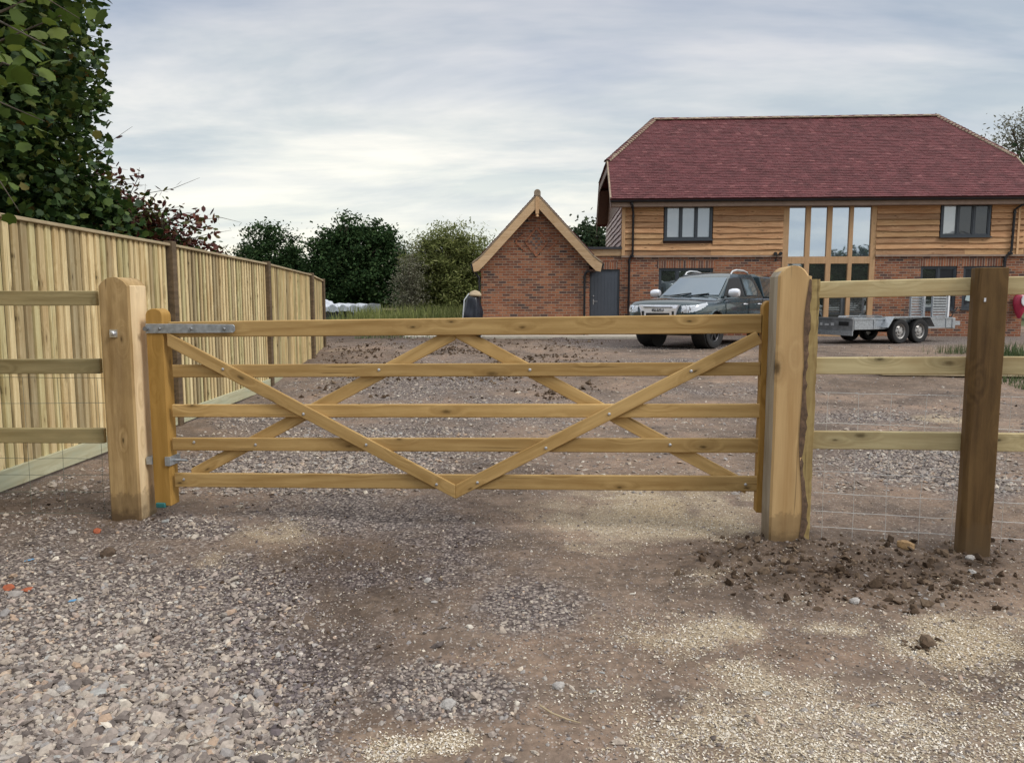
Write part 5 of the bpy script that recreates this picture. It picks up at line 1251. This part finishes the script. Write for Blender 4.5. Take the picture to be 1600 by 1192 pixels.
# sheeted stack far left
p0_=atY(500,490,44); p1_=atY(571,490,42); 
d_=(p1_-p0_); WS=empty('sheeted_stack',(p0_.x-.6,44,.33),math.atan2(-2,d_.x),label='long low stack of materials under white plastic sheets beyond the end of the fence',cat='material stack')
m_=MB(); Lw=d_.length+.9; nn=26; rs=random.Random(5)
vs=[]; 
for i in range(nn+1):
    x=Lw*i/nn; h_=.86+.06*math.sin(i*1.3)+rs.uniform(-.03,.03)+(.25 if i<5 else 0); vs+=[(x,-.05,.50+rs.uniform(-.05,.05)),(x,0,h_-.04),(x,.5,h_+.05),(x,1.1,h_),(x,1.2,.5)]
fs=[(0,1,2,3,4),tuple(nn*5+q for q in range(5))]
for i in range(nn):
    for q in range(5): fs.append((i*5+q,i*5+(q+1)%5,i*5+5+(q+1)%5,i*5+5+q))
m_.add(vs,fs); m_.build('plastic_sheet',simple('dull_white_sheet',(.46,.49,.54),.6,var=.25,scale=3),WS)
m_=MB(); m_.box(.05,Lw*.55,.05,1.1,.02,.5); m_.build('stacked_boards',M_plastic,WS)
m_=MB()
for k in range(5): m_.tube([(Lw*(.58+.1*k),.03,0),(Lw*(.58+.1*k),.03,.6)],.03,6)
m_.build('trestle_leg',M_galv,WS)
# distant timber rail
p0_=atY(566,487,43); RFa=empty('rail_fence',(p0_.x,43,.33),0,label='distant low timber rail fence below the dark oak trees',cat='rail fence')
beam('rail',(0,0,.60),(4.8,.3,.68),.12,.05,W_cap,RFa); 
for x in (.1,2.4,4.7): beam('fence_post',(x,.1,-.1),(x,.1,.75),.1,.1,W_fpost,RFa)
# timber sleepers edging the grass at far right (behind the brown post)
m_=beam('sleeper',(6.15,12.55,g1(7,12.6)+.06),(10.5,12.0,g1(9,12)+.10),.12,.2,W_cap,None); tag(m_,'pale timber edging along the grass seen right of the brown square post','timber edging')

# ------------------------------------------------------------------ vegetation
def leafmat(name,stops,tr=.22,rough=.6,spec=.3): return island(name,stops,rough=rough,nscale=1.2,nvar=.2,bstr=0,transl=tr,spec=spec)
ML_near=leafmat('maple_leaf',[(0,(.014,.035,.010)),(.35,(.03,.065,.016)),(.6,(.05,.09,.02)),(.88,(.085,.13,.028)),(.985,(.13,.14,.03)),(1,(.22,.12,.03))])
ML_nearb=leafmat('young_maple_leaf',[(0,(.05,.085,.014)),(.5,(.09,.14,.02)),(1,(.14,.175,.035))],tr=.35)
ML_red=leafmat('copper_leaf',[(0,(.055,.018,.016)),(.4,(.11,.03,.025)),(.65,(.16,.05,.03)),(.8,(.07,.075,.02)),(1,(.10,.11,.03))])
ML_oak=leafmat('oak_leaf',[(0,(.020,.042,.018)),(.5,(.036,.070,.026)),(.85,(.050,.088,.033)),(1,(.07,.105,.04))],rough=.9,spec=.08)
ML_oak2=leafmat('blue_green_leaf',[(0,(.025,.045,.026)),(.5,(.045,.07,.036)),(1,(.08,.10,.055))],rough=.9,spec=.08)
ML_wil=leafmat('willow_leaf',[(0,(.10,.125,.045)),(.5,(.18,.205,.07)),(.85,(.26,.28,.10)),(1,(.34,.35,.17))],tr=.35,rough=.9,spec=.1)
ML_grey=leafmat('grey_shrub_leaf',[(0,(.12,.12,.08)),(.5,(.17,.17,.115)),(1,(.24,.23,.17))],tr=.3)
ML_grass=leafmat('weed_blade',[(0,(.05,.085,.03)),(.5,(.09,.13,.05)),(1,(.17,.19,.09))])
def leaves(centers,size,mat,name,parent,shape='oval',up=.0,droop=0,n_jit=.9,elong=1.0):
    n=len(centers)
    if shape=='maple': q=np.array([(0,-.9),(.42,-.85),(.92,-.45),(.80,-.05),(.86,.42),(.46,.52),(0,1.0),(-.46,.52),(-.86,.42),(-.80,-.05),(-.92,-.45),(-.42,-.85)],float)
    elif shape=='oval': q=np.array([(0,-1),(.45,-.35),(.42,.35),(0,1),(-.42,.35),(-.45,-.35)],float)
    else: q=np.array([(-.5,-1),(.5,-.7),(.6,.8),(-.4,1)],float)
    k=len(q); q3=np.concatenate([q,(-.25*np.abs(q[:,:1])-.10*q[:,1:]**2)],1); q3[:,1]*=elong
    s=size*rng.uniform(.65,1.25,n)
    v=q3[None]*s[:,None,None]
    # random orientation, normals biased upward
    nrm=rng.normal(0,1,(n,3))*n_jit; nrm[:,2]=np.abs(nrm[:,2])+.35; nrm/=np.linalg.norm(nrm,axis=1)[:,None]
    t=rng.normal(0,1,(n,3)); t[:,2]-=droop; t-=nrm*(t*nrm).sum(1)[:,None]; t/=np.linalg.norm(t,axis=1)[:,None]; b=np.cross(nrm,t)
    v=v[:,:,0:1]*b[:,None]+v[:,:,1:2]*t[:,None]+v[:,:,2:3]*nrm[:,None]+centers[:,None]
    return mesh_np(name,v.reshape(-1,3),np.arange(n*k).reshape(n,k),mat,parent)
def crown_pts(ells,ncl,per,spread,shell=.55,seed=0):
    r=np.random.default_rng(seed); out=[]
    vol=np.array([e[3]*e[4]*e[5] for e in ells])**.75; vol/=vol.sum()
    for e,f in zip(ells,vol):
        m=max(3,int(ncl*f)); d=r.normal(0,1,(m,3)); d/=np.linalg.norm(d,axis=1)[:,None]; rad=(shell+(1-shell)*r.random(m))**1.0
        rad=np.minimum(rad*(1+.14*r.normal(0,1,m)),1.13); c=np.array(e[:3])+d*rad[:,None]*np.array(e[3:6])
        sc=spread*r.uniform(.6,1.5,m); pts=c[:,None]+r.normal(0,1,(m,per,3))*sc[:,None,None]*np.array([1,1,.62]); out.append(pts.reshape(-1,3))
    return np.concatenate(out)
def limbs(parent,base,ells,r0,seed=0,mat=M_trunk,n=7,fork=.35):
    rs=random.Random(seed); m_=MB(); base=Vector(base); cx=sum(e[0] for e in ells)/len(ells); cy=sum(e[1] for e in ells)/len(ells); cz=sum(e[2] for e in ells)/len(ells)
    top=Vector((cx,cy,cz)); pts=[base+(top-base)*f+Vector((rs.uniform(-.1,.1),rs.uniform(-.1,.1),0))*min(1,r0*5) for f in (0,.1,.35,.65,1)]
    pts[0]=base
    m_.tube(pts,[r0*1.35,r0,r0*.85,r0*.6,r0*.3],9)
    for k in range(n):
        e=ells[k%len(ells)]; f=rs.uniform(fork,.8); a=base+(top-base)*f; th=rs.uniform(0,6.28); b=Vector((e[0]+math.cos(th)*e[3]*.75,e[1]+math.sin(th)*e[4]*.75,e[2]+e[5]*rs.uniform(-.2,.7)))
        mid_=(a+b)/2+Vector((rs.uniform(-.2,.2),rs.uniform(-.2,.2),rs.uniform(0,.3)))*e[3]*.4
        m_.tube([a,mid_,b],[r0*.45,r0*.28,r0*.08],6)
        for j in range(3):
            c=b+Vector((rs.uniform(-1,1)*e[3],rs.uniform(-1,1)*e[4],rs.uniform(-.3,.8)*e[5]))*.45; m_.tube([mid_.lerp(b,rs.random()),c],[r0*.14,r0*.03],5)
    return m_.build('trunk',mat,parent,smooth=True)
def tree(name,loc,ells,ncl,per,spread,leaf,mat,r0,label,cat='tree',group=None,seed=0,shape='quad',shell=.55,droop=0,elong=1,n=7):
    T=empty(name,loc,0,label=label,cat=cat,group=group)
    pts=crown_pts(ells,ncl,per,spread,shell,seed); pts=pts[pts[:,2]>.15]
    leaves(pts,leaf,mat,'crown',T,shape,droop=droop,elong=elong)
    limbs(T,(0,0,-.1),ells,r0,seed,n=n); return T
def far(px0,px1,ytop,Y,gr=.34):
    a=atY(px0,480,Y); b=atY(px1,480,Y); t=atY((px0+px1)/2,ytop,Y); return (a.x+b.x)/2,(b.x-a.x)/2,t.z-gr
# far trees
c,hw,h=far(368,486,346,58)
tree('oak_tree',(c,58,.34),[(0,0,h*.62,hw*.80,hw*.8,h*.36),(-hw*.45,0,h*.40,hw*.62,hw*.6,h*.36),(hw*.5,0,h*.36,hw*.6,hw*.6,h*.32),(0,0,h*.28,hw*.9,hw*.7,h*.25)],520,62,.34,.105,ML_oak,.28,'dark green oak behind the fence end, left of the larger oak',seed=1)
c,hw,h=far(484,636,336,55)
tree('oak_tree',(c,55,.34),[(-.1,0,h*.66,hw*.72,hw*.7,h*.33),(-hw*.5,0,h*.50,hw*.52,hw*.6,h*.34),(hw*.48,0,h*.55,hw*.52,hw*.6,h*.34),(0,0,h*.30,hw*1.0,hw*.8,h*.28)],820,64,.34,.105,ML_oak,.32,'largest dark green oak in the middle distance, left of the pale willow',seed=2)
c,hw,h=far(628,775,344,40)
tree('willow_tree',(c,40,.34),[(0,0,h*.62,hw*.72,hw*.7,h*.34),(-hw*.45,0,h*.48,hw*.5,hw*.5,h*.36),(hw*.5,0,h*.5,hw*.55,hw*.5,h*.38),(0,0,h*.26,hw*.95,hw*.8,h*.24)],900,46,.24,.062,ML_wil,.16,'yellow-green willow beside the brick garage',seed=3,shape='oval',droop=.6,elong=1.7,shell=.35)
c,hw,h=far(612,668,372,38)
tree('grey_shrub',(c,38,.34),[(0,0,h*.55,hw*.8,hw*.8,h*.42),(0,0,h*.3,hw,hw,h*.28)],170,30,.25,.055,ML_grey,.07,'thin grey-brown bush in front of the willow and oak','shrub',seed=4,shape='oval',shell=.2,n=16)
c,hw,h=far(318,392,378,46)
tree('grey_shrub',(c,46,.34),[(0,0,h*.58,hw*.85,hw*.8,h*.38),(0,0,h*.3,hw,hw,h*.3)],140,34,.28,.07,ML_grey,.1,'pale olive small tree just above the fence at left of the oaks','tree',seed=5,shape='oval',shell=.2,n=14)
c,hw,h=far(880,955,347,42)
tree('distant_tree',(c,42,.34),[(0,0,h*.66,hw*.85,hw*.8,h*.33),(hw*.3,0,h*.35,hw,hw*.8,h*.3)],240,40,.35,.11,ML_oak2,.2,'blue-green tree showing between the garage roof and the house',seed=6)
c,hw,h=far(1542,1680,138,48)
tree('birch_tree',(c,48,.34),[(-hw*.45,0,h*.80,hw*.40,hw*.5,h*.13),(hw*.25,0,h*.86,hw*.6,hw*.5,h*.14),(0,0,h*.68,hw*.72,hw*.7,h*.13)],190,26,.5,.085,ML_grey,.22,'tall airy tree behind the right end of the plum roof',seed=7,shape='oval',shell=.2,n=16,elong=1.3)
c,hw,h=far(1548,1760,218,44)
tree('distant_tree',(c,44,.34),[(0,0,h*.7,hw*.9,hw*.8,h*.28),(0,0,h*.4,hw,hw,h*.35)],300,40,.55,.15,ML_oak2,.25,'dense green tree low behind the right hip of the plum roof',seed=8)
# more of the wood behind so gaps stay closed
tr=empty('woodland',(0,74,.34)); bpy.data.objects.remove(tr)
pts=[]; r_=np.random.default_rng(5)
for k in range(46):
    x=-48+k*2.1+r_.uniform(-1,1); hh_=r_.uniform(3.2,4.9); pts.append(crown_pts([(x,72+r_.uniform(-3,3),hh_*.55+.3,2.0,1.8,hh_*.5)],34,34,.5,.5,k))
w_=leaves(np.concatenate(pts),.24,ML_oak2,'woodland',None,'quad'); tag(w_,'far low belt of woodland behind the yard',kind='stuff')
# foreground maple over the fence, left
def keepl(P,o,x0=172,y0=300,X0=-3.95):
    Wp=P+np.array(o); a,b=pxof(Wp); return P[(Wp[:,0]<X0)&((a<x0)|(b>y0))]
def pxof(Pw):
    zc=Pw[:,1]*CP-(Pw[:,2]-HC)*SP; return 800+F*Pw[:,0]/zc, 596-F*(Pw[:,1]*SP+(Pw[:,2]-HC)*CP)/zc
TM=empty('maple_tree',(-7.4,8.4,0),label='big dark maple tree overhanging the board fence at the left edge',cat='tree')
E=[(.62,.1,3.1,2.05,1.9,1.7),(.62,.2,4.6,2.05,1.9,1.4),(.2,-.1,6.6,1.9,1.9,1.6),(-.9,-.6,3.6,2.0,1.9,2.3),(.9,.9,2.3,1.7,1.4,1.0)]
P_=np.concatenate([crown_pts([e],m,30,.19,.66,31+i) for i,(e,m) in enumerate(zip(E,(900,800,160,420,450)))]); wpx=P_+np.array([-7.4,8.4,0])
q_=pxof(wpx); P_=P_[(wpx[:,0]<-4.22)&((q_[0]<172)|(q_[1]>300))&(q_[0]<300)]
leaves(P_,.046,ML_near,'crown',TM,'maple',droop=.5)
P2=crown_pts([(.4,.2,3.1,1.75,1.5,1.6),(.4,.3,4.8,1.75,1.5,1.5),(-1.0,-.3,3.8,1.8,1.8,2.2)],520,34,.30,.3,33)
P2=keepl(P2,(-7.4,8.4,0),150)
leaves(P2,.070,ML_near,'inner_foliage',TM,'quad')
limbs(TM,(0,0,-.1),E,.17,9,n=14)
# near bough reaching towards the camera with larger looking leaves
m_=MB(); rs=random.Random(17); cent=[]
def bough(p0,p1,r0,nl,spread=.10):
    p0,p1=Vector(p0),Vector(p1); mid_=(p0+p1)/2+Vector((0,0,.12)); m_.tube([p0,mid_,p1],[r0,r0*.6,r0*.2],6)
    for k in range(nl):
        f=rs.uniform(.25,1.02); q=(p0*(1-f)**2+mid_*2*f*(1-f)+p1*f*f); cent.append(q+Vector((rs.gauss(0,spread),rs.gauss(0,spread),rs.gauss(0,spread*.8)-.03)))
O3=Vector((7.4,-8.4,0))
def w2(px,py,Y): return atY(px,py,Y)+O3
bough(Vector((.3,-.5,3.0)),w2(95,25,4.6),.02,34); bough(w2(-60,60,5.2),w2(70,70,4.1),.012,24,.08); bough(w2(-40,140,5),w2(60,120,4.4),.010,12,.06); bough(w2(-80,180,5.4),w2(70,190,4.9),.010,14,.08); bough(w2(0,20,4.5),w2(125,30,4.6),.008,14,.06); bough(w2(-40,270,5.5),w2(30,330,5.2),.008,6,.06)
m_.build('bough',M_trunk,TM,smooth=True)
leaves(np.array([tuple(c_) for c_ in cent]),.052,ML_nearb,'bough_leaves',TM,'maple',droop=1.0)
# copper-leaved shrub
TS=empty('copper_beech',(-4.72,10.4,0),label='small red and green leaved beech with thin arching twigs above the board fence',cat='tree')
E=[(-.15,0,2.2,.72,.6,.55),(-.75,-.1,2.35,.75,.6,.72),(.22,.1,1.85,.62,.5,.42)]
P_=crown_pts(E,300,20,.12,.3,41); P_=keepl(P_,(-4.72,10.4,0),999); leaves(P_,.050,ML_red,'crown',TS,'oval',droop=.4)
Pg=crown_pts([(-.6,-.1,2.2,.9,.6,.6),(.2,0,1.8,.9,.5,.35)],170,22,.14,.2,42); Pg=keepl(Pg,(-4.72,10.4,0),270); leaves(Pg,.045,ML_near,'green_foliage',TS,'oval')
limbs(TS,(0,0,-.05),E,.05,5,n=10)
m_=MB(); cent=[]; O4=Vector((4.72,-10.4,0))
def twig(pts,nl,Y=10.2,tail=.85):
    w_=[atY(x,y,Y)+O4 for x,y in pts]; m_.tube(w_,[.006]+[.004]*(len(w_)-2)+[.0015],5)
    for k in range(nl):
        f=rs.uniform(0,tail)*(len(w_)-1); i=int(f); q=w_[i].lerp(w_[i+1],f-i); cent.append(q+Vector((rs.gauss(0,.03),rs.gauss(0,.05),rs.gauss(0,.03))))
twig([(160,330),(215,305),(270,295),(312,278)],18,tail=.75); twig([(150,245),(172,222),(207,198)],7,tail=.95); twig([(150,270),(175,262),(200,266)],8)
twig([(220,350),(250,330),(285,322)],14); twig([(230,372),(270,350),(300,345),(345,340),(378,348)],22,tail=.75); twig([(250,385),(290,375),(330,365),(362,360)],18,tail=.8); twig([(200,310),(215,280),(218,262)],7); twig([(240,360),(262,345),(284,330)],9); twig([(270,392),(300,380),(335,380)],14)
twig([(140,300),(180,285),(230,290)],20)
m_.build('twig',M_trunk,TS); leaves(np.array([tuple(c_) for c_ in cent]),.052,ML_red,'twig_leaves',TS,'oval',droop=.5)
# trees across the lane behind the photographer (seen mirrored in the windows)
for i,(x,y,s_) in enumerate(((-9,-21,1.0),(-1.5,-24,1.15),(7,-22,.9),(15,-25,1.1),(24,-23,1.0),(-18,-25,1.1),(33,-26,1.2))):
    if i==0: B0=tree('lane_tree',(x,y,0),[(0,0,4.0,3.2,2.6,2.0),(-1.2,0,2.6,2.6,2.2,1.6),(1.4,0,2.8,2.4,2.2,1.6)],150,34,.5,.24,ML_oak,.25,'dark tree across the lane, seen only mirrored in the house windows',group='trees mirrored in the house windows',seed=50)
    else: B0_=copy_tree(B0); B0_.location=(x,y,0); B0_.scale=(s_,s_,s_)
    
# weeds: blades
def blades(name,centers,h,mat,label,spread=.02,w_=.006,seed=0,lean=.35):
    r=np.random.default_rng(seed); n=len(centers); a=r.uniform(0,6.28,n); hh_=h*r.uniform(.5,1.3,n); le=r.uniform(0,lean,n)*hh_
    dx,dy=np.cos(a),np.sin(a); sx,sy=-dy*w_,dx*w_; z0=centers[:,2]
    v=np.zeros((n,5,3))
    for k,(f,ww) in enumerate(((0,1),(0,-1),(.55,-.7),(.55,.7),(1,0))):
        v[:,k,0]=centers[:,0]+dx*le*f*f+sx*ww; v[:,k,1]=centers[:,1]+dy*le*f*f+sy*ww; v[:,k,2]=z0+hh_*f*(1-.15*f)
    f=np.concatenate([np.stack([np.arange(n)*5+i for i in (0,1,2,3)],1)]); 
    v4=np.concatenate([v[:,[0,1,2,3]],v[:,[3,2,4,4]]],1).reshape(-1,3)
    o=mesh_np(name,v4,np.arange(len(v4)).reshape(-1,4),mat); return tag(o,label,kind='stuff')
def cloud(n,x0,x1,y0,y1,seed):
    r=np.random.default_rng(seed); X=r.uniform(x0,x1,n); Y=r.uniform(y0,y1,n); k=fbm(X*.8,Y*.8,seed,3)>.42; X,Y=X[k],Y[k]; return np.stack([X,Y,gz(X,Y)],1)
blades('weeds',cloud(9000,-13,-1.5,27,40,1),.34,ML_grass,'rough weeds and grass bank below the far trees',w_=.018)
blades('tall_weeds',np.concatenate([cloud(2600,-6.5,-1.9,26,33,2)]),.95,ML_wil,'tall grey-green weeds at the foot of the willow',w_=.022)
c0=atY(1490,540,15.8); blades('grass_tuft',np.stack([rng.normal(c0.x+.2,.35,420),rng.normal(15.6,.25,420),np.full(420,HG-.02)],1),.22,ML_grass,'thin grass tuft growing from gravel left of the brown square post',w_=.004)
c0=atY(1590,520,13.8); r5=np.random.default_rng(3); X=r5.uniform(c0.x-.55,c0.x+2,1500); Y=r5.normal(13.6,.3,1500); blades('weed_clump',np.stack([X,Y,gz(X,Y)-.02],1),.45,ML_grass,'leafy weeds behind the brown square post at the right edge',w_=.012)
X=r5.uniform(7.6,12,2600); Y=r5.uniform(11,12.4,2600); blades('grass_strip',np.stack([X,Y,gz(X,Y)],1),.10,ML_grass,'short grass inside the timber edging at the right',w_=.006)
blades('yard_weeds',np.stack([X*0+rng.uniform(-4.5,-1.2,2600),rng.uniform(21,25,2600),np.full(2600,HG)],1)[:900],.12,ML_grass,'sparse weeds on the bare soil beyond the gate',w_=.008)
